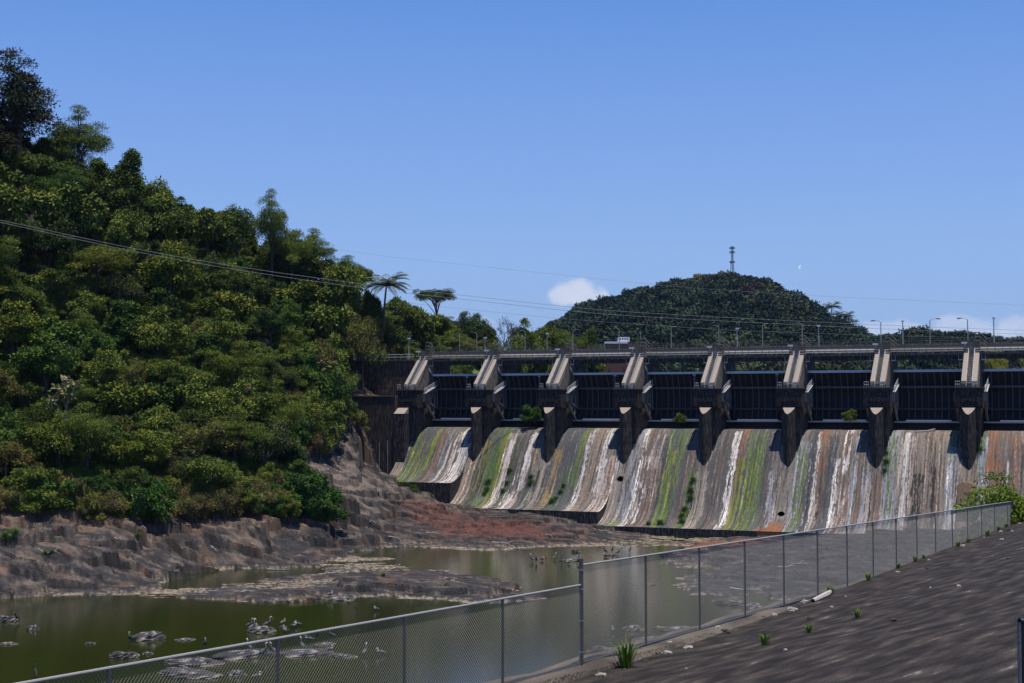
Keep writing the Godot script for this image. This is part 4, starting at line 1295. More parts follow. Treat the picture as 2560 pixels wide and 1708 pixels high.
func build_wood() -> void:
	var r := RandomNumberGenerator.new()
	r.seed = 77
	var heroes := []
	# key, bearing, ahead, crown-top height above the river, spread, name, label
	var H := [
		["tall_dark", -0.349, 266, 88.5, 1.75, "hill_tree", "tallest reddish dark tree standing at the crest of the wooded hill"],
		["tall_dark", -0.372, 258, 76.0, 1.54, "hill_tree", "dark bushy tree just below the tallest reddish tree"],
		["feather_b", -0.308, 272, 79.5, 1.40, "hill_tree", "layered feathery tree rising alone above the hill crest"],
		["vine_a", -0.292, 272, 70.0, 1.40, "hill_tree", "dark broad tree under the layered feathery tree on the crest"],
		["vine_a", -0.270, 272, 77.5, 1.33, "vine_tree", "tall vine-draped tree with a narrow top on the hill crest"],
		["vine_b", -0.251, 276, 69.0, 1.33, "vine_tree", "rounded vine-draped mound beside the tall vine-draped tree"],
		["round", -0.243, 278, 63.0, 1.26, "hill_tree", "small round dark tree at the foot of the vine-draped mound"],
		["feather_b", -0.170, 288, 65.5, 0.98, "hill_tree", "airy light green feathery tree topping the middle of the slope"],
		["feather_a", -0.155, 292, 60.5, 1.03, "hill_tree", "light green spreading tree beside the airy feathery tree"],
		["bigleaf", -0.121, 296, 59.0, 0.98, "hill_tree", "open leafy tree against the sky above the coconut palm"],
		["round", -0.100, 302, 53.0, 0.86, "hill_tree", "small round dark tree just above the coconut palm"],
		["bigleaf", -0.215, 282, 62.0, 0.92, "hill_tree", "broad leafy tree on the ridge dip with sparse top twigs"],
		["broad_b", -0.195, 286, 61.0, 1.03, "hill_tree", "dense dark tree on the ridge dip"]]
	for h in H:
		var p := spot(h[1], h[2])
		var top: float = {"tall_dark": 15.2, "feather_b": 11.6, "vine_a": 10.2, "vine_b": 8.8, "round": 9.0, "feather_a": 10.2, "bigleaf": 10.8, "broad_b": 9.6}[h[0]]
		var sy: float = clampf((h[3] - p.y) / top, 0.5, 1.9)
		plant(h[0], h[5], h[6], "tree", p, Vector3(h[4], sy, h[4]), r.randf() * TAU)
		heroes.append(Vector2(p.x, p.z))
	# the mass of the wood, tree by tree
	var kinds := ["broad_a", "olive", "broad_c", "bigleaf", "feather_a", "vine_b", "broad_b", "vine_a", "broad_c", "round", "bigleaf", "feather_b"]
	var words := {"broad_a": "mid green broadleaf tree in the mass of the hillside wood", "broad_b": "dark green dense tree in the mass of the hillside wood", "broad_c": "bright green tall-crowned tree in the mass of the hillside wood", "bigleaf": "large-leaved glossy tree in the mass of the hillside wood",
		"feather_a": "light green flat-layered feathery tree in the hillside wood", "vine_a": "dark pointed tree smothered in vines in the hillside wood", "vine_b": "lighter dome of vines over a tree in the hillside wood", "olive": "dry olive-brown tree in the hillside wood", "round": "compact round dark tree in the hillside wood", "feather_b": "mid green tiered feathery tree in the hillside wood"}
	var kn := fnl(7, 0.035, 2)
	var z := 132.0
	while z > -52.0:
		var x := 16.0
		while x > -92.0:
			var p := Vector3(x + r.randf_range(-2.2, 2.2), 0, z + r.randf_range(-2.2, 2.2))
			x -= 5.7
			if p.x > tree_edge(p.z) - 1.5: continue
			p.y = lie(p.x, p.z)
			var s := station(p)
			if s.x < -0.40 or s.x > -0.075 or s.y > 277.0 + (s.x + 0.36) * 165.0: continue
			if p.z < 4 and p.z > -15 and p.x > -31 and p.y < 31.5: continue
			var near := false
			for q in heroes:
				if q.distance_to(Vector2(p.x, p.z)) < 3.2: near = true
			if near: continue
			var up := clampf((p.y - 8.0) / 55.0, 0, 1)
			var pick := kn.get_noise_2d(p.x, p.z) * 3.2 + r.randf() * 5.0 + up * 1.6
			var pool: Array = kinds if up > 0.32 else ["olive", "broad_c", "feather_b", "bigleaf", "olive", "vine_b", "broad_a", "broad_c", "vine_a", "round"]
			var key: String = pool[posmod(int(pick * 1.6 + 2.0), pool.size())]
			var sc := r.randf_range(0.6, 1.25)
			if p.x > tree_edge(p.z) - 6.0: sc *= 0.72
			plant(key, "hill_tree", words[key], "tree", p, Vector3(sc, sc * r.randf_range(0.8, 1.12), sc), r.randf() * TAU, "trees of the hillside wood, " + key.replace("_", " "), ["leaf", "leaf_cool", "leaf", "leaf_warm", "leaf_deep"][r.randi() % 5])
		z -= 5.7
	# shrubs along the foot of the wood
	var sw := {"shrub_a": "leafy green shrub at the foot of the hillside wood", "shrub_b": "dry brownish shrub at the foot of the hillside wood", "shrub_c": "bright green glossy shrub at the foot of the hillside wood"}
	z = 124.0
	while z > 6.0:
		for k in 3:
			var p := Vector3(tree_edge(z) - 0.4 - k * 2.5 + r.randf_range(-1.3, 1.3), 0, z + r.randf_range(-1, 1))
			p.y = lie(p.x, p.z) - 0.1
			var s := station(p)
			if s.x < -0.385 or r.randf() < 0.3: continue
			var key: String = ["shrub_b", "shrub_a", "shrub_b", "shrub_c"][r.randi() % 4]
			var sc := r.randf_range(0.7, 1.35)
			plant(key, "shrub", sw[key], "shrub", p, Vector3(sc, sc * r.randf_range(0.8, 1.2), sc), r.randf() * TAU, "shrubs, " + key.replace("_", " "))
		z -= 2.7
	# the glossy dark bush that hangs over the bare rock spur
	for e in [[-0.146, 226, 1.5], [-0.138, 228, 1.4], [-0.131, 229, 1.25], [-0.152, 229, 1.5], [-0.143, 232, 1.3]]:
		var p := spot(e[0], e[1])
		plant("shrub_c", "rock_bush", "lush glossy green bush spilling over the bare rock spur", "bush", p, Vector3(e[2], e[2] * 1.1, e[2]), r.randf() * TAU, "bushes on the rock spur")
	# bushes that hang beside the retaining wall
	for e in [[-0.131, 268, 1.4, "shrub_a"], [-0.126, 272, 1.3, "shrub_c"], [-0.1225, 276, 1.2, "shrub_a"], [-0.136, 262, 1.4, "shrub_a"], [-0.141, 258, 1.3, "shrub_b"], [-0.129, 276, 1.5, "shrub_a"], [-0.138, 266, 1.6, "shrub_a"], [-0.143, 262, 1.6, "shrub_b"], [-0.134, 270, 1.5, "shrub_c"], [-0.147, 258, 1.5, "shrub_a"], [-0.128, 283, 1.7, "shrub_a"], [-0.137, 276, 1.7, "shrub_b"], [-0.125, 281, 1.3, "shrub_a"], [-0.119, 283, 1.2, "shrub_b"], [-0.132, 279, 1.5, "shrub_a"], [-0.115, 281, 0.8, "shrub_a"], [-0.128, 275, 1.1, "shrub_c"], [-0.121, 277, 0.9, "shrub_b"]]:
		var p := spot(e[0], e[1])
		plant(e[3], "wall_bush", "loose bush growing against the %s of the retaining wall" % "end", "bush", p, Vector3(e[2], e[2] * 1.3, e[2]), r.randf() * TAU, "bushes by the retaining wall")
	# single plants one can name
	var q := spot(-0.0905, 299)
	q.y = 39.6
	plant("palm_tall", "coconut_palm", "tall coconut palm leaning over the dam abutment", "palm", q, Vector3(1.15, 1.0, 1.15), 0.6)
	q = spot(-0.131, 272)
	plant("palm_low", "young_palm", "young palm with arching fronds in the wood above the wall", "palm", q + Vector3(0, 4.6, 0), Vector3(0.9, 0.9, 0.9), 2.0)
	q = spot(-0.313, 214)
	plant("cecropia", "pale_tree", "slender pale-stemmed tree with sparse yellowish leaves amid the wood", "tree", q + Vector3(0, 3.0, 0), Vector3(1.0, 1.05, 1.0), 0.3)
	q = spot(-0.342, 246)
	plant("snag", "dead_tree", "bleached dead trunk standing out of the green slope", "tree", q + Vector3(0, 6.5, 0), Vector3(0.5, 1.3, 0.5), 0.8)
	q = spot(-0.252, 262)
	plant("snag", "dead_shrub", "grey leafless bush caught in the middle of the green slope", "bush", q + Vector3(0, 5.0, 0), Vector3(1.4, 0.8, 1.4), 2.1)
	q = spot(-0.146, 262)
	plant("snag", "dead_shrub", "grey leafless tangle above the bare rock spur", "bush", q + Vector3(0, 2.5, 0), Vector3(1.0, 0.7, 1.0), 4.0)
	# trees on the far side of the dam
	var F := [["umbrella", -0.0535, 350, 51.8, 1.0, "flat-topped dark umbrella tree behind the dam"], ["round", -0.045, 352, 44.5, 1.0, "round dark tree under the flat-topped umbrella tree"], ["bare", -0.0075, 352, 48.5, 0.9, "bare leafless round-headed tree behind the dam"],
		["broad_b", -0.030, 356, 45.0, 0.9, "dense dark tree between the umbrella tree and the bare tree"], ["broad_b", -0.019, 358, 44.5, 0.9, "bushy dark tree close to the bare tree behind the dam"], ["broad_c", 0.008, 362, 44.0, 1.0, "green tree just past the bare tree behind the dam"],
		["broad_a", 0.024, 366, 44.8, 1.0, "wide green tree behind the third bay"], ["feather_a", 0.037, 368, 43.5, 1.0, "spreading thin-crowned tree behind the third bay"], ["broad_b", 0.050, 372, 42.0, 1.0, "dark tree at the end of the near wood behind the dam"], ["broad_a", 0.062, 376, 39.5, 0.9, "last low tree of the near wood behind the dam"],
		["broad_a", -0.078, 318, 47.5, 1.0, "broad green tree behind the abutment railing"], ["bigleaf", -0.068, 322, 45.5, 0.9, "grey-green leafy tree behind the abutment railing"], ["olive", -0.116, 292, 43.5, 1.05, "yellowish bush-like tree over the abutment wall"], ["olive", -0.106, 296, 41.5, 1.0, "yellowish low tree beside the abutment cabinet"],
		["vine_b", -0.052, 338, 39.0, 1.0, "mound of vines behind the first gate"], ["vine_b", -0.034, 345, 39.5, 1.0, "mound of vines behind the second gate"], ["vine_b", -0.012, 350, 39.0, 1.0, "mound of vines under the bare tree"], ["vine_b", 0.004, 356, 38.5, 1.1, "mound of vines behind the second pier"], ["vine_b", 0.018, 360, 39.5, 1.1, "mound of vines under the wide green tree"], ["vine_a", 0.032, 364, 39.5, 1.1, "dark pointed mound of vines behind the third bay"], ["vine_b", 0.045, 368, 38.0, 1.1, "mound of vines near the end of the near wood"], ["vine_b", 0.058, 372, 36.0, 1.1, "last mound of vines of the near wood"],
		["broad_b", -0.085, 306, 41.0, 0.9, "dark tree close behind the abutment railing"], ["broad_b", -0.062, 325, 40.0, 0.9, "dark low tree behind the first gate"], ["olive", -0.04, 330, 36.5, 0.8, "yellow-green low tree seen through the first bay"], ["broad_a", -0.018, 334, 36.0, 0.9, "green low tree seen through the second bay"], ["olive", -0.026, 337, 36.0, 0.8, "pale low tree seen through the second bay"]]
	for h in F:
		var p := spot(h[1], h[2])
		if p.x > -10: p.y = clampf(p.y, 26.5, 36.0)
		var top: float = {"umbrella": 12.0, "round": 9.0, "bare": 9.2, "vine_a": 10.2, "vine_b": 8.8, "broad_b": 9.6, "broad_c": 11.4, "broad_a": 10.4, "feather_a": 10.2, "bigleaf": 10.8, "olive": 9.0}[h[0]]
		plant(h[0], "bank_tree", h[5], "tree", p, Vector3(h[4], clampf((h[3] - p.y) / top, 0.45, 1.7), h[4]), r.randf() * TAU)
	for e in [[-0.0755, 318, 0.9], [-0.058, 330, 1.1]]:
		var p := spot(e[0], e[1])
		plant("snag", "dead_pole_tree", "thin bleached dead trunk behind the dam", "tree", p + Vector3(0, 3, 0), Vector3(0.35, 1.3 * e[2], 0.35), r.randf() * 6.0, "dead trunks behind the dam")
	for k in 9:
		var p := at(0.32 * 330 + k * 4.3, 322 + (k % 3) * 3.0, 26.0)
		var sc := 1.0 + 0.25 * sin(k * 2.1)
		plant("bamboo", "bamboo_clump", "yellow-green bamboo clump across the reservoir behind the eighth gate", "bamboo", p, Vector3(sc, sc * 1.05, sc), k * 1.3, "bamboo clumps")
	# low growth that covers the soil between the trees
	var mm := MultiMesh.new()
	mm.transform_format = MultiMesh.TRANSFORM_3D
	mm.mesh = CR["shrub_a"][1]
	var xf := []
	for k in 9000:
		var p := Vector3(r.randf_range(-95, 16), 0, r.randf_range(-60, 132))
		if p.x > tree_edge(p.z) - 1.0: continue
		if p.z < 4 and p.z > -15 and p.x > -31 and lie(p.x, p.z) < 31.5: continue
		var s := station(p)
		if s.x < -0.40 or s.y > 290.0 + (s.x + 0.36) * 165.0: continue
		p.y = lie(p.x, p.z) - 0.5
		var sc := r.randf_range(0.5, 1.1)
		xf.append(Transform3D(Basis(Vector3.UP, r.randf() * TAU).scaled(Vector3(sc, sc, sc)), p))
		if xf.size() >= 1500: break
	mm.instance_count = xf.size()
	for k in xf.size(): mm.set_instance_transform(k, xf[k])
	var u := MultiMeshInstance3D.new()
	u.name = "undergrowth"
	u.multimesh = mm
	u.material_override = M.leaf
	add_child(u)
	tag(u, "dense low green undergrowth between the trees of the wooded hillside", "undergrowth")
	u.set_meta("kind", "stuff")

# ------------------------------------------------------------------ far land, wires, moon
func table(t: Array, x: float) -> float:
	for k in t.size() - 1:
		if x <= t[k + 1][0]: return lerpf(t[k][1], t[k + 1][1], clampf((x - t[k][0]) / (t[k + 1][0] - t[k][0]), 0, 1))
	return t[-1][1]

# crest heights above the station level per metre ahead, by bearing
const HILL := [[0.0, 0.03], [0.028, 0.052], [0.04, 0.058], [0.053, 0.067], [0.073, 0.0705], [0.09, 0.076], [0.1125, 0.081], [0.13, 0.0838], [0.15, 0.0865], [0.172, 0.0842], [0.183, 0.081], [0.191, 0.0745], [0.2025, 0.0715], [0.211, 0.066], [0.2194, 0.059], [0.228, 0.0562], [0.239, 0.051], [0.25, 0.046], [0.27, 0.04], [0.3, 0.03]]
const RIDGE := [[0.2, 0.028], [0.242, 0.0425], [0.253, 0.046], [0.267, 0.0478], [0.284, 0.051], [0.301, 0.0475], [0.315, 0.0502], [0.326, 0.048], [0.343, 0.0442], [0.36, 0.0444], [0.42, 0.046], [0.6, 0.04]]

func far_height(right: float, ahead: float, t: Array, crest: float, foot: float) -> float:
	var top := table(t, right / ahead) * crest + EYE.y - (12.5 if crest > 1200.0 else 8.0)
	return lerpf(26.0, top, pow(smoothstep(foot, crest, ahead), 0.8)) if ahead < crest else top - (ahead - crest) * 0.35

func far_land(called: String, t: Array, crest: float, foot: float, b0: float, b1: float, count: int, size: float, sd: int, hue: Color, label: String) -> void:
	var r := RandomNumberGenerator.new()
	r.seed = sd
	var b := Buf.new()
	var nu := 60
	var nv := 24
	for j in nv + 1:
		for i in nu + 1:
			var ahead := lerpf(foot, crest * 1.25, j / float(nv))
			var right := lerpf(b0, b1, i / float(nu)) * ahead
			b.v.append(at(right, ahead, far_height(right, ahead, t, crest, foot)))
			if i and j:
				var k := j * (nu + 1) + i
				b.i.append_array(PackedInt32Array([k - nu - 2, k - nu - 1, k, k - nu - 2, k, k - 1]))
	ground(called, b.mesh(), M.far_soil)
	var mm := MultiMesh.new()
	mm.transform_format = MultiMesh.TRANSFORM_3D
	mm.use_colors = true
	mm.mesh = CR["far_tree"][1]
	mm.instance_count = count
	var nz := fnl(sd + 5, 0.006, 3)
	for k in count:
		var f := pow(r.randf(), 0.75)
		var ahead := lerpf(foot, crest * 1.01, f)
		var right := lerpf(b0, b1, r.randf()) * ahead
		var p := at(right, ahead, far_height(right, ahead, t, crest, foot) - 1.5)
		var sc := size * r.randf_range(0.45, 1.5)
		mm.set_instance_transform(k, Transform3D(Basis(Vector3.UP, r.randf() * TAU).scaled(Vector3(sc, sc * r.randf_range(0.75, 1.15), sc)), p))
		var tone := r.randf_range(0.4, 1.7)
		var c := hue.lerp(Color(0.062, 0.068, 0.027), clampf(nz.get_noise_2d(p.x, p.z) * 1.6 + r.randf_range(-0.25, 0.2), 0, 0.8))
		if crest > 1200.0:
			var bear := right / ahead
			if absf(bear - 0.138) < 0.016 and f > 0.72 and r.randf() < 0.75: c = Color(0.1, 0.09, 0.035)
			if absf(bear - 0.163) < 0.009 and f > 0.52 and f < 0.66 and r.randf() < 0.5: c = Color(0.06, 0.027, 0.022)
			if absf(bear - 0.055) < 0.016 and f > 0.8 and r.randf() < 0.6: c = Color(0.05, 0.078, 0.028)
		mm.set_instance_color(k, Color(c.r * tone, c.g * tone, c.b * tone))
	var o := MultiMeshInstance3D.new()
	o.name = numbered("distant_forest")
	o.multimesh = mm
	o.material_override = M.far_leaf
	add_child(o)
	tag(o, label, "forest")
	o.set_meta("kind", "stuff")

func build_far() -> void:
	far_land("far_hill", HILL, 1500.0, 620.0, 0.0, 0.29, 4200, 1.2, 201, Color(0.028, 0.046, 0.021), "dark distant forest covering the round hill with the radio mast")
	far_land("far_ridge", RIDGE, 1000.0, 640.0, 0.2, 0.5, 1500, 0.85, 202, Color(0.028, 0.046, 0.021), "distant forest along the low ridge beyond the reservoir")
	# bare ochre scar on the shoulder of the hill, with palms and two flame trees
	var sc := Buf.new()
	var at_scar := [0.2185, 1440.0]
	for k in 10:
		var a := TAU * k / 10.0
		var e := TAU * (k + 1) / 10.0
		var c := at(at_scar[0] * at_scar[1], at_scar[1], EYE.y + 0.0560 * at_scar[1])
		sc.tri(c, c + Vector3(cos(a) * 19, sin(a) * 5.0 - cos(a) * 5.0, 4), c + Vector3(cos(e) * 19, sin(e) * 5.0 - cos(e) * 5.0, 4))
		sc.tri(c + Vector3(0, -3, -9), c + Vector3(cos(a) * 19, sin(a) * 5.0 - cos(a) * 5.0, 4), c + Vector3(cos(e) * 19, sin(e) * 5.0 - cos(e) * 5.0, 4))
	ground("bare_slope", sc.mesh(), mat("ochre_soil", lin(0.34, 0.19, 0.11), 0.95, M.grain_tex, Vector3(0.08, 0.08, 0.08)))
	var P := [[0.2245, 0.0665, 2.2], [0.2125, 0.0612, 1.7], [0.2195, 0.0600, 1.8], [0.2300, 0.0605, 1.9], [0.2345, 0.0600, 2.0], [0.2400, 0.0560, 1.4]]
	for k in P.size():
		var e: Array = P[k]
		var p := at(e[0] * 1420, 1420, EYE.y + (e[1] + 0.002) * 1420 - 8.5 * e[2])
		plant("palm_tall", "hilltop_palm", ["tallest lone palm on the bare shoulder of the far hill", "low palm under the flame trees on the far hill"][0 if k == 0 else 1] if k < 3 else "palm in the last clump down the shoulder of the far hill", "palm", p, Vector3(e[2] * 1.1, e[2], e[2] * 1.1), k * 1.7, "palms on the far hill, " + ("lone" if k == 0 else ("upper" if k < 3 else "lower")))
	make_tree("flame", 301, {"rx": 5.0, "ry": 1.2, "cy": 10.0, "clumps": 14, "rc": 1.3, "leaves": 40, "len": 0.8, "wid": 0.6, "pal": [Color(0.45, 0.09, 0.05), Color(0.3, 0.1, 0.05)], "flat": 0.3, "low": 0.0, "limbs": 12, "trunk": 0.25})
	for e in [[0.2015, 0.0640, "red-flowering flame tree at the edge of the far hill's wood"], [0.2185, 0.0668, "thin red flame tree standing alone on the far hill's shoulder"]]:
		plant("flame", "flame_tree", e[2], "tree", at(e[0] * 1420, 1420, EYE.y + e[1] * 1420 - 15.0), Vector3(1.6, 1.45, 1.6), 0.5)
	# lattice mast
	var base := at(0.1555 * 1500, 1500, EYE.y + 0.0845 * 1500 - 8.0)
	var t := thing("radio_mast", "slender lattice radio mast with antennas on top of the far hill", "mast", base)
	var m := Buf.new()
	var hgt := 49.0
	var leg := func(k: int, y: float) -> Vector3:
		var w := lerpf(3.4, 1.1, clampf(y / 36.0, 0, 1))
		return Vector3(cos(k * TAU / 3 + 0.4) * w, y, sin(k * TAU / 3 + 0.4) * w)
	for k in 3:
		for s in 14:
			m.bar(leg.call(k, s * 3.5), leg.call(k, s * 3.5 + 3.5), 0.42, 0.42)
	part(t, "leg", m.mesh(), M.steel_mast)
	m = Buf.new()
	for k in 3:
		for s in 14:
			m.bar(leg.call(k, s * 3.5), leg.call((k + 1) % 3, s * 3.5 + 3.5), 0.16, 0.16)
			m.bar(leg.call(k, s * 3.5 + 3.5), leg.call((k + 1) % 3, s * 3.5 + 3.5), 0.16, 0.16)
	part(t, "bracing", m.mesh(), M.steel_mast)
	for y in [32.0, 42.5, 47.0]:
		m = Buf.new()
		for k in 9:
			var a := k * TAU / 9.0
			m.box(Vector3(cos(a) * 2.6 - 0.25, y - 1.0, sin(a) * 2.6 - 0.2), Vector3(cos(a) * 2.6 + 0.25, y + 1.0, sin(a) * 2.6 + 0.2))
			m.bar(Vector3(0, y, 0), Vector3(cos(a) * 2.6, y, sin(a) * 2.6), 0.12, 0.12)
		part(t, "antenna_ring", m.mesh(), M.steel_mast)
	# pump house by the reservoir
	var ph := thing("pump_house", "low brick building with a white flat roof block behind the third gate", "building", at(0.0775 * 312, 312, 26.0), 0.35)
	m = Buf.new()
	m.box(Vector3(-3.6, 0, -2.5), Vector3(3.6, 10.3, 2.5))
	part(ph, "wall", m.mesh(), mat("brick_wall", lin(0.2, 0.1, 0.07), 0.9, M.grain_tex, Vector3(0.5, 0.5, 0.5)))
	m = Buf.new()
	m.box(Vector3(-3.9, 10.3, -2.8), Vector3(1.2, 10.75, 2.8))
	m.box(Vector3(-0.9, 10.75, -2.0), Vector3(1.6, 11.75, 2.2))
	var rf := part(ph, "roof", m.mesh(), M.white_paint)
	for k in 4:
		m = Buf.new()
		m.box(Vector3(-0.55 + k * 0.5, 11.1, 2.2), Vector3(-0.3 + k * 0.5, 11.45, 2.23))
		part(rf, "louvre", m.mesh(), M.gate_dark)
	# overhead lines
	var W := [["power_line", "upper of the two heavy power lines strung from the hill across the dam", [[-0.42, 0.142], [-0.36, 0.1301], [-0.274, 0.1112], [-0.1986, 0.0977], [-0.1069, 0.0850], [0.0619, 0.0664], [0.1463, 0.0616], [0.2532, 0.0562], [0.42, 0.0500]], 250.0, 0.034],
		["power_line", "lower of the two heavy power lines strung from the hill across the dam", [[-0.42, 0.140], [-0.36, 0.1286], [-0.274, 0.1092], [-0.1986, 0.0955], [-0.1069, 0.0822], [0.0619, 0.0636], [0.1463, 0.0590], [0.2532, 0.0536], [0.42, 0.0474]], 250.0, 0.034],
		["power_line", "thin single wire high against the sky above the power lines", [[-0.42, 0.165], [-0.30, 0.141], [-0.1041, 0.1061], [0.1153, 0.0830], [0.2031, 0.0771], [0.36, 0.0700], [0.45, 0.0670]], 345.0, 0.026],
		["power_line", "thin wire sagging just above the dam road", [[-0.30, 0.1000], [-0.18, 0.0840], [-0.05, 0.0690], [0.0338, 0.0605], [0.1463, 0.0526], [0.2532, 0.0488], [0.42, 0.0450]], 330.0, 0.026]]
	for e in W:
		m = Buf.new()
		var pts := []
		var rad := []
		var tb: Array = e[2]
		for k in 60:
			var f: float = lerpf(tb[0][0], tb[-1][0], k / 59.0)
			# smooth the surveyed sag
			var y := (table(tb, f - 0.03) + 2.0 * table(tb, f) + table(tb, f + 0.03)) / 4.0
			var far_ := lerpf(e[3] - 28.0, e[3] + 85.0, k / 59.0)
			pts.append(at(f * far_, far_, EYE.y + y * far_))
			rad.append(e[4])
		m.limb(pts, rad, 5)
		solo(e[0], m.mesh(), M.wire, e[1], "wire")
	# day moon
	m = Buf.new()
	var mc := []
	var mr := []
	var ml := []
	for k in 9:
		var a := lerpf(-1.25, 1.25, k / 8.0)
		mc.append(Vector3(-cos(a) * 5.5 + sin(a) * 1.2, sin(a) * 5.5, 0))
		mr.append([1.9 * cos(a), 1.9 * cos(a)])
		ml.append(Color.WHITE)
	m.sweep(mc, mr, ml, 8)
	var mm := mat("moon_light", lin(0.8, 0.8, 0.8), 1.0)
	mm.emission_enabled = true
	mm.emission = lin(0.9, 0.92, 0.95)
	mm.emission_energy_multiplier = 0.9
	solo("moon", m.mesh(), mm, "small white crescent of the day moon in the blue sky", "moon", at(0.2042 * 4000, 4000, EYE.y + 0.097 * 4000), 0.4)

# ------------------------------------------------------------------ the near bank
# posts of the chain-link fence: k = 0 is the corner post where the two runs meet
func post_at(k: float) -> Vector3:
	var bend := maxf(0.0, k - 13.5)
	var p := at(1.44 + 1.619 * k + bend * bend * 0.03, 29.8 + 2.97 * k, 17.6 - 0.1155 * k)
	return p

func apron_y(p: Vector3) -> float:
	var d := p - EYE
	var right := 0.9205 * d.x - 0.3907 * d.z
	var ahead := -0.3907 * d.x - 0.9205 * d.z
	return EYE.y - 3.21 + 0.156 * right - 0.095 * ahead

func build_bank() -> void:
	var nz := fnl(71, 0.12, 3)
	var nz2 := fnl(72, 0.9, 3)
	# stained concrete lining
	var b := Buf.new()
	var nu := 150
	var nv := 90
	var side := (at(1.0, -0.545) - at(0, 0)).normalized()
	var flow := Vector3(0.282, 0, -0.959)
	var cross := Vector3(0.959, 0, 0.282)
	for j in nu + 1:
		var k := lerpf(-13.0, 24.0, j / float(nu))
		var edge := 0.2 + 0.16 * smoothstep(4.0, 1.0, k) + 0.12 * nz2.get_noise_1d(k * 3.0)
		for i in nv + 1:
			var f := i / float(nv)
			var p := post_at(k) + side * (edge + 62.0 * f * f)
			p.y = apron_y(p) + nz.get_noise_2d(p.x, p.z) * 0.035 + nz2.get_noise_2d(p.x, p.z) * 0.012
			p.y += maxf(0.0, post_at(k).y - apron_y(p)) * exp(-(edge + 62.0 * f * f) / 1.6) * 0.9
			if i == 0: p.y -= 0.05
			b.v.append(p)
			b.u.append(Vector2(p.dot(cross) / 9.0, p.dot(flow) / 30.0))
			b.u2.append(Vector2(p.dot(cross) / 2.6, p.dot(flow) / 3.4))
			if i and j:
				var q := j * (nv + 1) + i
				b.i.append_array(PackedInt32Array([q - nv - 2, q - nv - 1, q, q - nv - 2, q, q - 1]))
	var am := mat("apron_concrete", Color(1, 1, 1), 0.92)
	var ns := fnl(73, 0.016, 8)
	am.albedo_texture = ramp_tex(ns, 1024, 1024, [[0.0, 0.024, 0.021, 0.018], [0.3, 0.042, 0.036, 0.031], [0.5, 0.064, 0.0545, 0.0465], [0.66, 0.09, 0.075, 0.063], [0.8, 0.125, 0.105, 0.088], [0.86, 0.17, 0.145, 0.12], [0.92, 0.36, 0.325, 0.285], [1.0, 0.5, 0.46, 0.42]], 1)
	am.metallic_specular = 0.25
	am.heightmap_enabled = true
	am.heightmap_texture = M.bump
	am.heightmap_scale = 3.0
	am.albedo_color = lin(0.78, 0.78, 0.78)
	am.detail_enabled = true
	am.detail_blend_mode = BaseMaterial3D.BLEND_MODE_MUL
	am.detail_uv_layer = BaseMaterial3D.DETAIL_UV_2
	am.detail_albedo = ramp_tex(fnl(74, 0.12, 4), 512, 512, [[0.0, 0.25, 0.24, 0.23], [0.4, 0.5, 0.49, 0.48], [0.6, 0.95, 0.94, 0.93], [1.0, 1, 1, 1]])
	ground("concrete_bank", b.mesh(), am)
	# earth strip under the fence and the drop to the river behind it
	b = Buf.new()
	var offs := [[1.3, 0], [0.75, 1], [0.4, 2], [0.0, 2], [-0.5, 2], [-1.2, 3], [-8.0, 4], [-16.0, 5], [-24.0, 6]]
	b.tint = true
	for j in 121:
		var k := lerpf(-13.0, 24.0, j / 120.0)
		for i in offs.size():
			var o: Array = offs[i]
			var p: Vector3 = post_at(k) + side * float(o[0])
			var base: float = p.y
			match o[1]:
				0: p.y = apron_y(p) - 0.3
				1: p.y = apron_y(p) - 0.3 + nz2.get_noise_2d(p.x * 1.5, p.z * 1.5) * 0.09
				2: p.y = base + nz2.get_noise_2d(p.x * 1.5, p.z * 1.5) * 0.1
				3: p.y = base - 0.8
				4: p.y = base - 6.5 + nz.get_noise_2d(p.x, p.z)
				5: p.y = 2.5 + nz.get_noise_2d(p.x, p.z) * 1.5
				6: p.y = -1.6
			b.v.append(p)
			var c := Color(0.075, 0.06, 0.045).lerp(Color(0.21, 0.175, 0.135), clampf(0.5 + 1.4 * nz2.get_noise_2d(p.x * 0.8, p.z * 0.8), 0, 1))
			b.c.append(c if o[1] < 4 else Color(0.09, 0.08, 0.06))
			if i and j:
				var q := j * offs.size() + i
				b.i.append_array(PackedInt32Array([q - offs.size() - 1, q - offs.size(), q, q - offs.size() - 1, q, q - 1]))
	var em := mat("bank_earth", Color(1, 1, 1), 0.95, M.grain_tex, Vector3(0.9, 0.9, 0.9), M.bump, 8.0)
	em.vertex_color_use_as_albedo = true
	ground("river_bank", b.mesh(), em)
	build_fence()
	# loose stones, chips and tufts on the lining
	var r := RandomNumberGenerator.new()
	r.seed = 9
	for k in 60:
		var kk := r.randf_range(-2.5, 15.0)
		var p := post_at(kk) + side * (0.8 + 18.0 * pow(r.randf(), 1.6))
		p.y = apron_y(p) + 0.015
		var sz := r.randf_range(0.02, 0.055) * (1.0 + 0.05 * kk)
		var o := solo("loose_stone", CR["stone%d" % (k % 3)], M.stone_pale if k % 3 else M.stone_dark, "small %s loose stone lying on the stained concrete bank" % ("pale" if k % 3 else "dark"), "stone", p, r.randf() * TAU, "pale stones on the concrete bank" if k % 3 else "dark stones on the concrete bank")
		o.scale = Vector3(sz * r.randf_range(1, 1.7), sz * 0.8, sz)
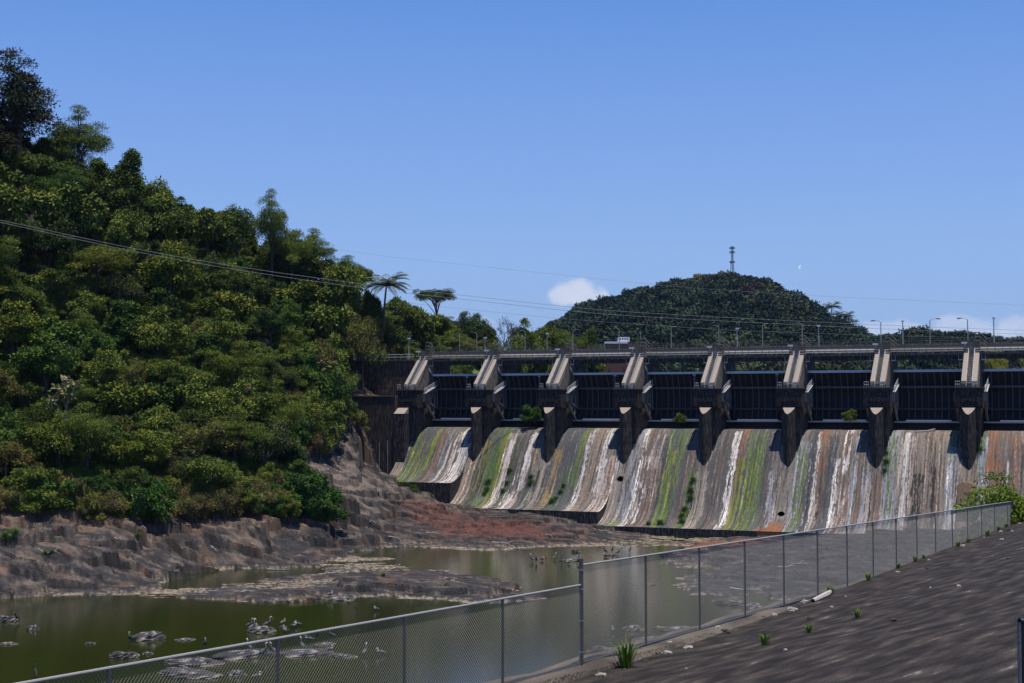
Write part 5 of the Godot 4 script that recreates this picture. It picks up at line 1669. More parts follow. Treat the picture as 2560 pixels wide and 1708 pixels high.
	for k in 26:
		var kk := r.randf_range(-0.6, 4.6)
		var off := r.randf_range(0.05, 0.75)
		var p := post_at(kk) + side * off
		p.y = strip_y(p, off) + 0.01
		var sz := r.randf_range(0.035, 0.085)
		var o := solo("edge_stone", CR["stone%d" % (k % 3)], M.stone_dark if k % 2 else M.stone_pale, "%s broken stone at the foot of the wire fence" % ("dark" if k % 2 else "pale"), "stone", p, r.randf() * TAU, "stones under the fence, dark" if k % 2 else "stones under the fence, pale")
		o.scale = Vector3(sz * 1.5, sz * 0.7, sz)
	var log_ := Buf.new()
	log_.limb([Vector3(-1.1, 0.07, 0), Vector3(0.3, 0.1, 0.05), Vector3(1.1, 0.08, -0.05)], [0.07, 0.09, 0.06], 7)
	var lp := post_at(4.6) + side * 0.55
	lp.y = apron_y(lp)
	solo("kerb_log", log_.mesh(), M.driftwood, "bleached log lying along the edge of the concrete bank below the fence", "log", lp, 1.5)
	var tuft := grass_mesh(401, 90, 0.75, 0.55)
	var tuft2 := grass_mesh(402, 45, 0.35, 0.3)
	var tp := post_at(0.25) + side * 0.62
	tp.y = strip_y(tp, 0.62) - 0.03
	solo("grass_clump", tuft, M.leaf_grass, "tall bright grass clump at the foot of the fence corner post", "grass", tp)
	for e in [[1.7, 3.1], [5.0, 0.4], [6.3, 0.45], [7.6, 0.4], [8.4, 0.4], [8.8, 0.42], [10.6, 0.5], [11.2, 0.55], [12.3, 0.7], [13.5, 0.5], [14.2, 0.45], [14.9, 0.45], [15.5, 0.5], [16.2, 0.5], [8.3, 10.5], [9.2, 11.6], [1.2, 2.6], [2.4, 3.6]]:
		var p: Vector3 = post_at(e[0]) + side * e[1]
		p.y = apron_y(p) - 0.02
		solo("grass_tuft", tuft2, M.leaf_grass, "small yellow-green weed tuft growing from the concrete bank %s" % ("edge under the fence" if e[1] < 1.0 else "away from the fence"), "grass", p, e[0], "weed tufts along the fence" if e[1] < 1.0 else "weed tufts out on the bank").scale = Vector3.ONE * (0.6 + 0.5 * fmod(e[0] * 1.37, 1.0))
	# tree beyond the far end of the fence
	make_tree("front_tree", 303, {"rx": 2.5, "ry": 1.9, "cy": 5.1, "clumps": 52, "rc": 0.75, "leaves": 260, "len": 0.24, "wid": 0.28, "pal": [Color(0.11, 0.175, 0.014), Color(0.14, 0.21, 0.018), Color(0.085, 0.14, 0.012)], "flat": 0.4, "tier": 0.7, "droop": 0.7, "limbs": 22, "trunk": 0.1, "low": -0.9})
	plant("front_tree", "fence_tree", "bright green feathery tree rising behind the far end of the wire fence", "tree", at(0.3475 * 77, 77, 12.0), Vector3(1, 1, 1), 1.0)
	for e in [[0.318, 80, 11.0, 1.0], [0.335, 84, 12.5, 0.9], [0.30, 86, 10.0, 0.8], [0.352, 80, 13.0, 1.0]]:
		plant("shrub_b" if e[0] < 0.32 else "shrub_a", "bank_shrub", "low shrub behind the wire fence under the feathery tree", "shrub", at(e[0] * e[1], e[1], e[2]), Vector3(0.8, 0.9, 0.8) * e[3], e[1], "shrubs behind the fence")
	# back of a sign at the edge of the road
	var sp := at(0.3556 * 12.0, 12.0)
	sp.y = apron_y(sp)
	var sg := thing("sign_board", "dark navy sign board on a grey round post at the edge of the bank", "sign", sp, deg_to_rad(23))
	b = Buf.new()
	b.tube(Vector3(-0.02, -0.3, 0), Vector3(-0.02, 1.87, 0), 0.017, 0.017, 10)
	part(sg, "post", b.mesh(), M.steel_arm)
	b = Buf.new()
	b.sweep([Vector3(-0.02, 1.87, 0), Vector3(-0.02, 1.885, 0), Vector3(-0.02, 1.905, 0)], [[0.02, 0.02], [0.021, 0.021], [0.006, 0.006]], [Color.WHITE, Color.WHITE, Color.WHITE], 10)
	part(sg, "post_cap", b.mesh(), M.white_paint)
	b = Buf.new()
	b.box(Vector3(0.0, 0.35, -0.012), Vector3(0.5, 1.875, 0.012))
	part(sg, "board", b.mesh(), mat("navy_board", lin(0.012, 0.016, 0.024), 0.45))
	b = Buf.new()
	b.box(Vector3(-0.003, 1.875, -0.016), Vector3(0.5, 1.89, 0.016))
	part(sg, "trim", b.mesh(), M.steel_arm)

# height of the earth strip between the fence line and the concrete
func strip_y(p: Vector3, off: float) -> float:
	return apron_y(p) + maxf(0.0, p.y - apron_y(p)) * exp(-off / 1.6) * 0.9

func grass_mesh(sd: int, n: int, h: float, w: float) -> ArrayMesh:
	var r := RandomNumberGenerator.new()
	r.seed = sd
	var b := Buf.new()
	b.tint = true
	for k in n:
		var a := r.randf() * TAU
		var out := Vector3(cos(a), 0, sin(a))
		var p := out * r.randf() * w * 0.25
		var hh := h * r.randf_range(0.5, 1.1)
		var s := out.cross(Vector3.UP) * 0.012
		var lean := r.randf_range(0.1, 0.75) * w
		var m := p + out * lean * 0.4 + Vector3(0, hh * 0.65, 0)
		var q := p + out * lean + Vector3(0, hh * r.randf_range(0.7, 1.0), 0)
		var t := r.randf_range(0.7, 1.4)
		b.col = Color(0.12 * t, 0.19 * t, 0.025 * t)
		b.quad(p - s, p + s, m + s, m - s)
		b.tri(m - s, m + s, q)
	return b.mesh()

func build_fence() -> void:
	# one panel of woven wire, one metre square cells scaled and sheared to each bay of the fence
	var wid := 3.383
	var hgt := 2.02
	var w := Buf.new()
	var pitch := 0.072
	var n := int((wid + hgt) / pitch)
	for fam in 2:
		for k in n:
			var c := (k + 0.5) * pitch
			var x0 := c
			var y0 := 0.0
			if x0 > wid:
				y0 = x0 - wid
				x0 = wid
			var x1 := c - hgt
			var y1 := hgt
			if x1 < 0:
				y1 = hgt + x1
				x1 = 0.0
			if fam == 1:
				x0 = wid - x0
				x1 = wid - x1
			var zz := 0.003 if fam else -0.003
			w.tube(Vector3(x0, y0, zz), Vector3(x1, y1 + 0.015, zz), 0.0026, 0.0026, 4)
	var wire := w.mesh()
	for run in 2:
		var t := thing("chain_link_fence", ["lower grey chain-link fence run ending at the tall corner post", "higher grey chain-link fence run going along the bank towards the dam"][run], "fence")
		var k0 := -7 if run == 0 else 0
		var k1 := 0 if run == 0 else 18
		var drop := 0.41 if run == 0 else 0.0
		for k in range(k0, k1 + (0 if run == 0 else 1)):
			var p := post_at(k) - Vector3(0, drop, 0)
			var b := Buf.new()
			if run == 1 and k == 0: b.tube(p - Vector3(0, 0.9, 0), p + Vector3(0, 2.19, 0), 0.047, 0.047, 10)
			else: b.tube(p - Vector3(0, 0.8, 0), p + Vector3(0, 2.06, 0), 0.03, 0.03, 8)
			var po := part(t, "corner_post" if run == 1 and k == 0 else "post", b.mesh(), M.steel_fence_dark)
			if run == 1 and k == 0:
				b = Buf.new()
				for y in [0.25, 0.9, 1.55, 1.95]: b.tube(p + Vector3(0, y, 0), p + Vector3(0, y + 0.035, 0), 0.056, 0.056, 10)
				part(po, "band", b.mesh(), M.steel_fence)
		for k in range(k0, k1):
			var p := post_at(k) - Vector3(0, drop, 0)
			var q := post_at(k + 1) - Vector3(0, drop, 0)
			var b := Buf.new()
			b.tube(p + Vector3(0, 2.06, 0), q + Vector3(0, 2.06, 0), 0.023, 0.023, 8)
			part(t, "top_rail", b.mesh(), M.steel_fence)
			var o := part(t, "wire_mesh", wire, M.steel_wire)
			var d := (q - p) / wid
			var nrm := d.cross(Vector3.UP).normalized()
			o.transform = Transform3D(Basis(d, Vector3.UP, nrm), p + Vector3(0, 0.04, 0))
			o.set_meta("kind", "stuff")
			b = Buf.new()
			b.tube(p + Vector3(0, 0.05, 0), q + Vector3(0, 0.05, 0), 0.004, 0.004, 4)
			part(t, "tension_wire", b.mesh(), M.steel_wire)
const STONES := [ [-0.3536, 152.52, 2.8, 1], [-0.3342, 146.684, 1.3, 1], [-0.3513, 137.89, 1.9, 0], [-0.294, 137.89, 1.0, 0], [-0.254, 140.845, 3.3, 1], [-0.2281, 140.244, 2.0, 0], [-0.27, 130.533, 2.6, 1], [-0.254, 132.488, 1.1, 0], [-0.1747, 145.202, 2.8, 1], [-0.1598, 148.1, 0.8, 0], [-0.1876, 131.654, 5.9, 0], [-0.2211, 127.778, 5.4, 0], [-0.2245, 122.016, 5.8, 1], [-0.1446, 132.488, 5.2, 0], [-0.1305, 137.642, 2.1, 0], [-0.1176, 131.054, 2.8, 0], [-0.1921, 122.016, 1.7, 1], [0.0416, 211.203, 3.6, 0], [0.0698, 218.631, 2.5, 0], [0.0962, 182.54, 1.5, 0], [0.0847, 146.497, 2.3, 1], [0.0669, 131.881, 3.7, 1], [0.0965, 139.988, 4.3, 1], [0.1021, 147.815, 1.2, 0], [0.1564, 165.468, 5.6, 0], [0.1702, 162.544, 2.7, 0], [0.1184, 146.497, 4.5, 1], [-0.1899, 174.375, 7.8, 0], [-0.1609, 172.802, 1.9, 0], [-0.1198, 169.242, 4.0, 0], [0.045, 222.868, 1.5, 1] ]
const BIRDS := [ [-0.1831, 147.3], [-0.1812, 145.7], [-0.1781, 147.3], [-0.1706, 147.9], [-0.1598, 150.0], [-0.1525, 147.1], [-0.1589, 145.0], [-0.1495, 148.7], [-0.1539, 139.1], [-0.1418, 139.1], [-0.1357, 139.8], [-0.1257, 140.7], [-0.1081, 140.0], [-0.1835, 134.0], [-0.1733, 131.5], [-0.1668, 132.5], [-0.1466, 135.1], [-0.1274, 133.4], [-0.1025, 131.5], [-0.0917, 131.8], [-0.1779, 120.4], [-0.0948, 159.7], [-0.1274, 169.6], [-0.1086, 165.5], [0.0028, 175.1], [0.0141, 209.7], [0.0169, 207.5], [0.0211, 210.7], [0.0239, 209.7], [0.0298, 211.8], [0.0346, 207.5], [0.0394, 206.5], [0.0459, 213.5], [0.047, 207.5], [0.065, 220.4], [0.0658, 215.7], [0.0703, 221.6], [0.074, 219.2], [0.0826, 221.6], [0.0702, 145.3], [-0.346, 151.4], [-0.2664, 138.9], [-0.332, 121.0], [-0.2146, 135.6] ]
const LOGS := [ [-0.1086, 0.1136, 0.018, 20], [-0.1243, 0.1179, 0.013, 5], [-0.0554, 0.117, 0.007, -40], [-0.0408, 0.1235, 0.008, -70], [-0.0456, 0.1218, 0.004, -60], [-0.0056, 0.0976, 0.018, -28], [-0.079, 0.0959, 0.015, 6], [-0.1226, 0.0917, 0.005, 50], [0.0276, 0.0932, 0.008, -15], [0.0698, 0.09, 0.006, 35], [0.0653, 0.0889, 0.010, 5], [0.166, 0.1302, 0.028, -4], [0.1592, 0.1114, 0.011, 15], [0.1966, 0.112, 0.021, -8], [0.1805, 0.106, 0.006, 10], [0.2149, 0.0917, 0.010, -20], [0.2062, 0.1302, 0.004, -25], [-0.2329, 0.1176, 0.012, 8], [-0.2098, 0.1007, 0.004, 60], [-0.2082, 0.1035, 0.005, -20], [-0.1769, 0.1001, 0.011, 5], [-0.123, 0.0923, 0.004, 55], [-0.2571, 0.0889, 0.004, 45], [-0.1629, 0.1159, 0.017, 0], [-0.3235, 0.1072, 0.017, 3], [-0.0985, 0.0838, 0.008, 10], [-0.0549, 0.0923, 0.011, 5], [-0.2757, 0.0951, 0.007, -30] ]

# ------------------------------------------------------------------ rocks, driftwood, birds
func make_stones() -> void:
	for s in 6:
		var nz := fnl(500 + s, 0.75, 3)
		var b := Buf.new()
		var sp := SphereMesh.new()
		sp.radial_segments = 22
		sp.rings = 12
		sp.radius = 1.0
		sp.height = 2.0
		var a := sp.get_mesh_arrays()
		var v: PackedVector3Array = a[Mesh.ARRAY_VERTEX]
		b.v.resize(v.size())
		for k in v.size():
			var d := v[k].normalized()
			# keep the seam of the sphere closed by sampling noise on the direction
			var f := 1.0 + 0.42 * nz.get_noise_3dv(d * 1.3) + 0.2 * nz.get_noise_3dv(d * 4.0)
			var p := d * f
			p.y = maxf(p.y, -0.35) if p.y < 0 else p.y
			if s >= 3: p.y = roundf(p.y * 5.0) / 5.0 * 0.6 + p.y * 0.4
			b.v[k] = p
			var g := nz.get_noise_3dv(d * 3.0)
			var c := Color(0.042, 0.04, 0.041).lerp(Color(0.1, 0.088, 0.08), clampf(0.45 + g * 1.4, 0, 1))
			if p.y > 0.35 and nz.get_noise_3dv(d * 7.0) > 0.28: c = Color(0.5, 0.49, 0.47)
			if s >= 3 and p.y < 0.26 + 0.2 * g: c = Color(0.29, 0.24, 0.17)
			b.c.append(c)
		b.i = a[Mesh.ARRAY_INDEX]
		CR["stone%d" % s if s < 3 else "river_stone%d" % (s - 3)] = b.mesh()

# where a level sight line (bearing, fall per metre) from the station meets the rock
func sighted(bearing: float, fall: float) -> Vector3:
	var d := 110.0
	while d < 300.0:
		var p := at(bearing * d, d)
		var h := maxf(rock(p.x, p.z), 0.0)
		if EYE.y - fall * d <= h: return Vector3(p.x, h, p.z)
		d += 0.6
	return at(bearing * d, d)

func build_river_things() -> void:
	var r := RandomNumberGenerator.new()
	r.seed = 5
	for k in STONES.size():
		var e: Array = STONES[k]
		var p := at(e[0] * e[1], e[1], -0.02)
		var flat_: bool = e[3] == 0 or e[2] > 4.0
		var far_: bool = e[1] > 165.0
		var words: String = "flat tan-edged slab of rock barely above the river" if flat_ else "dark humped boulder with white bird droppings in the river"
		if far_: words = "low rock in the upper pool near the dam"
		if e[0] > 0.05 and not far_: words = "grey rock in the river under the corner of the fence"
		var o := solo("river_rock", CR["river_stone%d" % (k % 3)], M.stone_river, words, "rock", p, r.randf_range(-0.5, 0.5) + 0.4, "flat rocks in the river" if words.begins_with("flat") else ("humped rocks in the river" if words.begins_with("dark") else ("rocks in the upper pool" if far_ else "rocks by the fence corner")))
		var hw: float = e[2] * 0.5
		o.scale = Vector3(hw, clampf(hw * 0.16, 0.2, 0.5) if flat_ else clampf(hw * 0.42, 0.45, 1.25), clampf(hw * 0.62, 0.4, 3.0))
	for k in LOGS.size():
		var e: Array = LOGS[k]
		var p := sighted(e[0], e[1])
		var dist := station(p).y
		var l: float = e[2] * dist
		var a := deg_to_rad(float(e[3]))
		var yaw := deg_to_rad(23.0) + clampf(a * 0.9, -1.2, 1.2)
		var b := Buf.new()
		var n := 6
		var pts := []
		var rad := []
		var rr := clampf(l * 0.022, 0.06, 0.13)
		for j in n + 1:
			var f := j / float(n) - 0.5
			var x := f * l
			var q := Vector3(x, 0, r.randf_range(-0.08, 0.08) * minf(l, 2.5))
			var w := p + q.rotated(Vector3.UP, yaw)
			pts.append(Vector3(q.x, maxf(rock(w.x, w.z), 0.0) - p.y + rr * 0.9 + 0.05 + 0.12 * absf(f), q.z))
			rad.append(rr * (1.1 - 0.8 * (f + 0.5)))
		b.limb(pts, rad, 6)
		if l > 2.0:
			var c: Vector3 = pts[2]
			b.limb([c, c + Vector3(l * 0.14, 0.22, 0.22 * l), c + Vector3(l * 0.25, 0.3, 0.3 * l)], [rr * 0.7, rr * 0.5, 0.02], 5)
			c = pts[4]
			b.limb([c, c + Vector3(l * 0.12, 0.3, -0.1 * l), c + Vector3(l * 0.2, 0.35, -0.2 * l)], [rr * 0.5, rr * 0.35, 0.02], 5)
		var big := l > 2.6
		solo("driftwood", b.mesh(), M.driftwood, "%s bleached driftwood branch stranded on the %s rock" % ["long forked" if big else "short straight", "river shelf" if e[0] > 0.12 else "shore"], "driftwood", p, yaw, "%s driftwood, %s" % ["long" if big else "short", "shelf" if e[0] > 0.12 else "shore"])
	# birds: one swept body each, in three poses
	var dk := Color(0.045, 0.04, 0.042)
	var gy := Color(0.13, 0.125, 0.13)
	var wh := Color(0.55, 0.53, 0.48)
	var bl := Color(0.25, 0.2, 0.14)
	var poses := []
	var b := Buf.new()
	b.tint = true
	b.sweep([Vector3(-0.52, 0.3, 0), Vector3(-0.36, 0.34, 0), Vector3(-0.1, 0.42, 0), Vector3(0.14, 0.5, 0), Vector3(0.24, 0.62, 0), Vector3(0.22, 0.78, 0), Vector3(0.2, 0.93, 0), Vector3(0.26, 1.04, 0), Vector3(0.33, 1.05, 0), Vector3(0.42, 0.98, 0), Vector3(0.52, 0.82, 0), Vector3(0.57, 0.72, 0)],
		[[0.03, 0.02], [0.1, 0.06], [0.19, 0.16], [0.17, 0.16], [0.09, 0.1], [0.055, 0.06], [0.05, 0.05], [0.06, 0.06], [0.055, 0.06], [0.03, 0.04], [0.025, 0.03], [0.008, 0.008]], [dk, gy, gy, dk, dk, wh, wh, wh, wh, bl, bl, bl], 10)
	for s in [-0.07, 0.07]: b.tube(Vector3(0.0, 0.32, s), Vector3(0.02, -0.02, s), 0.025, 0.02, 5)
	poses.append(b)
	b = Buf.new()
	b.tint = true
	b.sweep([Vector3(-0.55, 0.22, 0), Vector3(-0.38, 0.26, 0), Vector3(-0.1, 0.3, 0), Vector3(0.18, 0.33, 0), Vector3(0.26, 0.42, 0), Vector3(0.2, 0.53, 0), Vector3(0.22, 0.6, 0), Vector3(0.3, 0.6, 0), Vector3(0.42, 0.52, 0), Vector3(0.5, 0.4, 0)],
		[[0.03, 0.02], [0.11, 0.06], [0.2, 0.16], [0.17, 0.15], [0.09, 0.09], [0.06, 0.06], [0.06, 0.06], [0.05, 0.055], [0.03, 0.035], [0.008, 0.008]], [dk, gy, gy, dk, wh, wh, wh, wh, bl, bl], 10)
	for s in [-0.07, 0.07]: b.tube(Vector3(0.0, 0.22, s), Vector3(0.02, -0.02, s), 0.025, 0.02, 5)
	poses.append(b)
	b = Buf.new()
	b.tint = true
	b.sweep([Vector3(-0.46, 0.22, 0), Vector3(-0.3, 0.34, 0), Vector3(-0.06, 0.5, 0), Vector3(0.1, 0.66, 0), Vector3(0.16, 0.8, 0), Vector3(0.13, 0.93, 0), Vector3(0.18, 1.02, 0), Vector3(0.26, 1.03, 0), Vector3(0.4, 1.0, 0), Vector3(0.5, 0.98, 0)],
		[[0.03, 0.02], [0.08, 0.06], [0.13, 0.12], [0.1, 0.1], [0.05, 0.055], [0.04, 0.04], [0.05, 0.05], [0.045, 0.045], [0.016, 0.018], [0.006, 0.006]], [dk, dk, dk, dk, dk, dk, dk, gy, bl, bl], 10)
	for s in [-0.05, 0.05]: b.tube(Vector3(-0.05, 0.42, s), Vector3(0.0, -0.02, s), 0.02, 0.016, 5)
	poses.append(b)
	var bm := []
	for q in poses:
		q.n.resize(0)
		bm.append(q.mesh())
	for k in BIRDS.size():
		var e: Array = BIRDS[k]
		var p := at(e[0] * e[1], e[1])
		p.y = maxf(rock(p.x, p.z), 0.0)
		# stand on a rock of the river where there is one
		for s in STONES:
			var q := at(s[0] * s[1], s[1])
			if Vector2(p.x - q.x, p.z - q.z).length() < s[2] * 0.3: p.y = maxf(p.y, (clampf(s[2] * 0.08, 0.2, 0.5) if s[3] == 0 else clampf(s[2] * 0.21, 0.45, 1.25)) * 0.92)
		var pose := (k * 7 + k / 3) % 5
		pose = [0, 1, 0, 2, 1][pose]
		if e[1] > 175: pose = [2, 0, 2, 1][k % 4]
		var perch := "rock in the river" if e[1] < 175 else "rock in the upper pool"
		var o := solo("water_bird", bm[pose], M.feather, ["grey pelican standing upright with white neck on a ", "grey pelican resting with tucked white head on a ", "slim black cormorant standing on a "][pose] + perch, "bird", p, r.randf() * TAU, ["upright pelicans", "resting pelicans", "cormorants"][pose] + (" downstream" if e[1] < 175 else " upstream"))
		var sc := r.randf_range(0.9, 1.15)
		o.scale = Vector3(sc, sc, sc)
	# plants rooted in the dam itself
	var G := [[1.6, 19.0, -6.8, 1.0, "shrub_c", "large leafy bush rooted at the foot of the second gate"], [3.55, 19.3, -8.0, 0.55, "shrub_a", "small bush rooted at the foot of the fourth gate"], [5.62, 19.9, -8.6, 0.6, "shrub_a", "small pale bush rooted at the foot of the sixth gate"]]
	for e in G:
		plant(e[4], "gate_bush", e[5], "bush", Vector3(BAY * e[0], e[1], e[2]), Vector3(e[3], e[3] * 1.15, e[3]) * 0.8, e[0])
	var T := [[20.0, 3], [20.3, 4.2], [20.1, 5], [23.8, 1.5], [23.9, 3.0], [23.6, 4.4], [28.6, 2.2], [28.9, 3.0], [34.9, 5.5], [35.4, 4.2], [35.6, 3.2], [34.6, 6.6], [60.6, 2.2], [60.4, 3.4], [60.6, 4.4], [60.0, 6.0], [59.9, 7.4], [60.3, 9.0], [94.4, -1.5], [94.6, -0.4], [94.5, 0.6], [109.9, -3.2], [110.1, -2.0], [54.6, 10.5], [56.6, 10.0]]
	var prof := {8.0: profile(8.0), 3.6: profile(3.6), 1.3: profile(1.3)}
	var gm := grass_mesh(403, 160, 0.85, 1.1)
	for e in T:
		var pr: Array = prof[1.3 if e[0] > 45 else 3.6]
		var y := 0.0
		for j in pr.size() - 1:
			if pr[j].x <= e[1] and pr[j + 1].x > e[1]: y = lerpf(pr[j].y, pr[j + 1].y, (e[1] - pr[j].x) / (pr[j + 1].x - pr[j].x))
		solo("chute_weed", gm, M.leaf_weed, "green weed clump growing on the streaked spillway slope", "weed", Vector3(e[0], y - 0.05, e[1]), e[0], "weeds on the spillway").scale = Vector3.ONE * r.randf_range(0.9, 1.6)
	# reeds and grass at the foot of the first chute and along the shore
	for e in [[2.2, 9.0], [3.6, 10.0], [4.6, 11.2], [5.4, 9.6], [7.8, 11.0], [9.0, 12.6]]:
		solo("shore_grass", gm, M.leaf_weed, "bright green grass growing on the rock below the first chute", "grass", Vector3(e[0], rock(e[0], e[1]) - 0.05, e[1]), e[1], "grass below the first chute").scale = Vector3.ONE * 1.5
	var sg := [[-0.327, 0.1050], [-0.322, 0.1058], [-0.355, 0.0960], [-0.351, 0.0975], [-0.348, 0.0985], [-0.09, 0.1205], [-0.262, 0.0930]]
	for e in sg:
		var p := sighted(e[0], e[1])
		solo("shore_tuft", gm, M.leaf_weed, "green grass tuft in a crack of the shore rock", "grass", p, e[0] * 50, "tufts on the shore rock").scale = Vector3.ONE * r.randf_range(0.7, 1.4)
	var cl := Buf.new()
	cl.limb([Vector3(-1.6, 0.12, 0.2), Vector3(0.2, 0.18, 0), Vector3(1.6, 0.5, -0.25)], [0.07, 0.1, 0.12], 7)
	cl.limb([Vector3(1.5, 0.45, -0.25), Vector3(1.75, 0.6, -0.1)], [0.1, 0.14], 6)
	solo("stranded_log", cl.mesh(), M.driftwood, "bleached log stranded on the crest of the slope below the seventh gate", "log", Vector3(100.6, 18.15, -5.9), 0.1)
	var heap := func(x: float, z: float) -> float:
		var f := clampf(1.0 - absf(x + 17.0) / 10.0, 0, 1)
		return 24.4 + f * (7.0 - 3.2 * smoothstep(-7.0, 0.4, z) * 1.7) * (1.0 if x < -17.0 else f) + rock_c.get_noise_2d(x * 1.5, z * 1.5) * 0.35
	var heap_paint := func(x: float, _y: float, z: float, _up: float) -> Color:
		return Color(0.2, 0.105, 0.065).lerp(Color(0.34, 0.22, 0.15), clampf(0.5 + pn2.get_noise_2d(x * 2.0, z * 2.0) * 1.5, 0, 1))
	ground("soil_slope", field(-28, -7.3, -7.5, 0.2, 0.4, heap, heap_paint), M.soil)
	var yb := Buf.new()
	yb.box(Vector3(-0.45, 0.02, -0.16), Vector3(0.45, 0.1, 0.16))
	yb.bar(Vector3(-0.4, 0.06, 0.1), Vector3(-0.75, 0.1, 0.3), 0.12, 0.06)
	solo("plastic_scrap", yb.mesh(), mat("yellow_plastic", lin(0.5, 0.32, 0.02), 0.5), "broken yellow plastic scrap lying on the rocky shore", "scrap", sighted(-0.2278, 0.0894), 0.3)

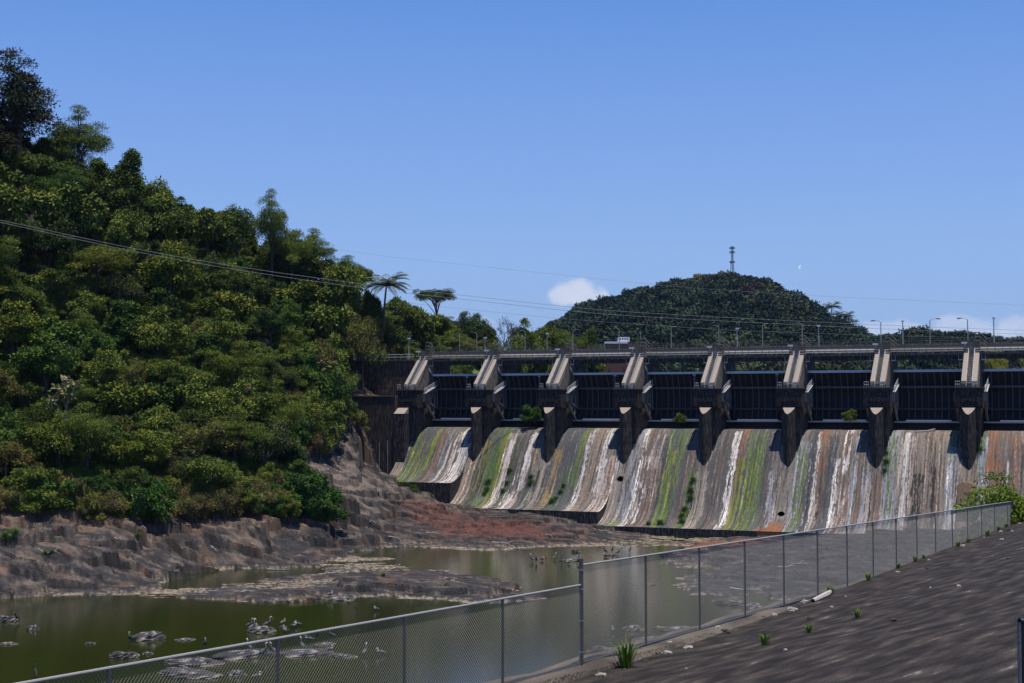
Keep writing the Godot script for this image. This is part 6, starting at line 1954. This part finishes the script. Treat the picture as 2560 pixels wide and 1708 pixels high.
# ------------------------------------------------------------------ materials shared by several things
func make_materials() -> void:
	M.grain_tex = ramp_tex(fnl(81, 0.03, 5), 512, 512, [[0.0, 0.45, 0.44, 0.43], [0.5, 0.85, 0.84, 0.82], [1.0, 1, 1, 1]])
	M.bump = grey_tex(fnl(82, 0.03, 5), 512)
	var streak := fnl(83, 0.03, 4)
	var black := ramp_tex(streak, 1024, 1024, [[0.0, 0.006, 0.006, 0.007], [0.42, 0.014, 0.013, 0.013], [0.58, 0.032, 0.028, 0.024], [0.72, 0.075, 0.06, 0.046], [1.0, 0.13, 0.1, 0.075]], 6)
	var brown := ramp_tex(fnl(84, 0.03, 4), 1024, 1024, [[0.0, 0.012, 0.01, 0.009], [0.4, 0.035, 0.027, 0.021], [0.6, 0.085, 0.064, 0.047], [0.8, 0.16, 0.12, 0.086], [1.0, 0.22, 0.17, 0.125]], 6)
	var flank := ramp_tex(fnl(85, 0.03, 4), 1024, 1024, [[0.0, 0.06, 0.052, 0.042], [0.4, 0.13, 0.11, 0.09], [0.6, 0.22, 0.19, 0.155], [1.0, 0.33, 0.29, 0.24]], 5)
	var pale := ramp_tex(fnl(86, 0.04, 5), 512, 512, [[0.0, 0.22, 0.19, 0.155], [0.4, 0.36, 0.31, 0.255], [0.7, 0.45, 0.395, 0.33], [1.0, 0.52, 0.46, 0.39]])
	var up := Vector3(0.085, 0.085, 0.085)
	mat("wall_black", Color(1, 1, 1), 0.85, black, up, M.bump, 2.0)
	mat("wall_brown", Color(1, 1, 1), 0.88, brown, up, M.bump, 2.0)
	mat("wall_streak", Color(0.9, 0.9, 0.92), 0.88, brown, Vector3(0.11, 0.06, 0.11), M.bump, 2.0)
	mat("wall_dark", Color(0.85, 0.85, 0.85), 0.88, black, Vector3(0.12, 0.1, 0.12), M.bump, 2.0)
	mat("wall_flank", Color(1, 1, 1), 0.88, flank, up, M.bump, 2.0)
	mat("wall_tan", Color(1, 0.9, 0.8), 0.9, flank, Vector3(0.3, 0.2, 0.3), M.bump, 3.0)
	mat("concrete_pale", Color(0.93, 0.92, 0.91), 0.9, pale, Vector3(0.35, 0.35, 0.35), M.bump, 1.0)
	mat("concrete_old", Color(0.62, 0.6, 0.58), 0.9, pale, Vector3(0.25, 0.25, 0.25), M.bump, 1.0)
	mat("steel_tread", lin(0.2, 0.2, 0.2), 0.6)
	mat("steel_pale", lin(0.42, 0.43, 0.44), 0.5)
	mat("steel_bright", lin(0.55, 0.57, 0.6), 0.5)
	mat("steel_grey", lin(0.24, 0.245, 0.25), 0.55)
	mat("steel_green", lin(0.13, 0.125, 0.095), 0.7)
	mat("steel_lamp", lin(0.3, 0.29, 0.24), 0.6)
	mat("steel_arm", lin(0.2, 0.2, 0.205), 0.6, M.grain_tex, Vector3(1, 1, 1))
	mat("steel_blue", lin(0.2, 0.235, 0.28), 0.5)
	mat("steel_mast", lin(0.1, 0.11, 0.13), 0.6)
	mat("steel_fence", lin(0.38, 0.38, 0.365), 0.45, M.grain_tex, Vector3(3, 3, 3))
	mat("steel_fence_dark", lin(0.135, 0.13, 0.12), 0.55, M.grain_tex, Vector3(3, 3, 3))
	mat("steel_wire", lin(0.27, 0.265, 0.24), 0.5)
	mat("wire", lin(0.2, 0.21, 0.22), 0.5)
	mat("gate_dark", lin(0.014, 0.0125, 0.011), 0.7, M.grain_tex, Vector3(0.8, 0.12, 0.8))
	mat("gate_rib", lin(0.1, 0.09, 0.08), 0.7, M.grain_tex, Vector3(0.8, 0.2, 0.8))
	mat("gate_girder", lin(0.1, 0.1, 0.1), 0.65, M.grain_tex, Vector3(0.3, 1, 0.3))
	mat("gate_rust", lin(0.075, 0.06, 0.05), 0.75, M.grain_tex, Vector3(0.3, 1, 0.3))
	mat("white_paint", lin(0.78, 0.79, 0.8), 0.5)
	mat("bark", lin(0.09, 0.075, 0.06), 0.95, M.grain_tex, Vector3(1, 0.3, 1))
	mat("bark_pale", lin(0.34, 0.3, 0.26), 0.9, M.grain_tex, Vector3(1, 0.3, 1))
	mat("far_soil", lin(0.03, 0.038, 0.018), 0.95)
	mat("driftwood", lin(0.52, 0.49, 0.45), 0.85, M.grain_tex, Vector3(2, 2, 2))
	mat("stone_pale", lin(0.4, 0.36, 0.31), 0.9, M.grain_tex, Vector3(6, 6, 6))
	mat("stone_dark", lin(0.06, 0.058, 0.055), 0.9, M.grain_tex, Vector3(6, 6, 6))
	var sr := mat("stone_river", Color(1, 1, 1), 0.85, M.grain_tex, Vector3(0.7, 0.7, 0.7), M.bump, 10.0)
	sr.vertex_color_use_as_albedo = true
	leaf_mat("leaf", 0.22, 0.55)
	leaf_mat("leaf_cool", 0.2, 0.5).albedo_color = lin(0.62, 0.85, 0.8)
	leaf_mat("leaf_warm", 0.25, 0.6).albedo_color = lin(1.0, 0.93, 0.75)
	leaf_mat("leaf_deep", 0.15, 0.5).albedo_color = lin(0.5, 0.6, 0.62)
	leaf_mat("leaf_grass", 0.35, 0.6)
	leaf_mat("leaf_weed", 0.3, 0.6).albedo_color = lin(0.62, 0.78, 0.6)
	leaf_mat("far_leaf", 0.15, 0.8)
	var f := leaf_mat("feather", 0.0, 0.75)
	f.backlight_enabled = false

func _ready() -> void:
	var t0 := Time.get_ticks_msec()
	set_camera_and_light()
	make_materials()
	survey()
	print("survey ", Time.get_ticks_msec() - t0)
	build_ground()
	print("ground ", Time.get_ticks_msec() - t0)
	build_chute()
	print("chute ", Time.get_ticks_msec() - t0)
	build_piers()
	build_gates()
	build_deck()
	build_lamps()
	print("dam ", Time.get_ticks_msec() - t0)
	make_plants()
	print("plants ", Time.get_ticks_msec() - t0)
	build_wood()
	build_far()
	print("wood ", Time.get_ticks_msec() - t0)
	make_stones()
	build_bank()
	build_river_things()
	print("done ", Time.get_ticks_msec() - t0)
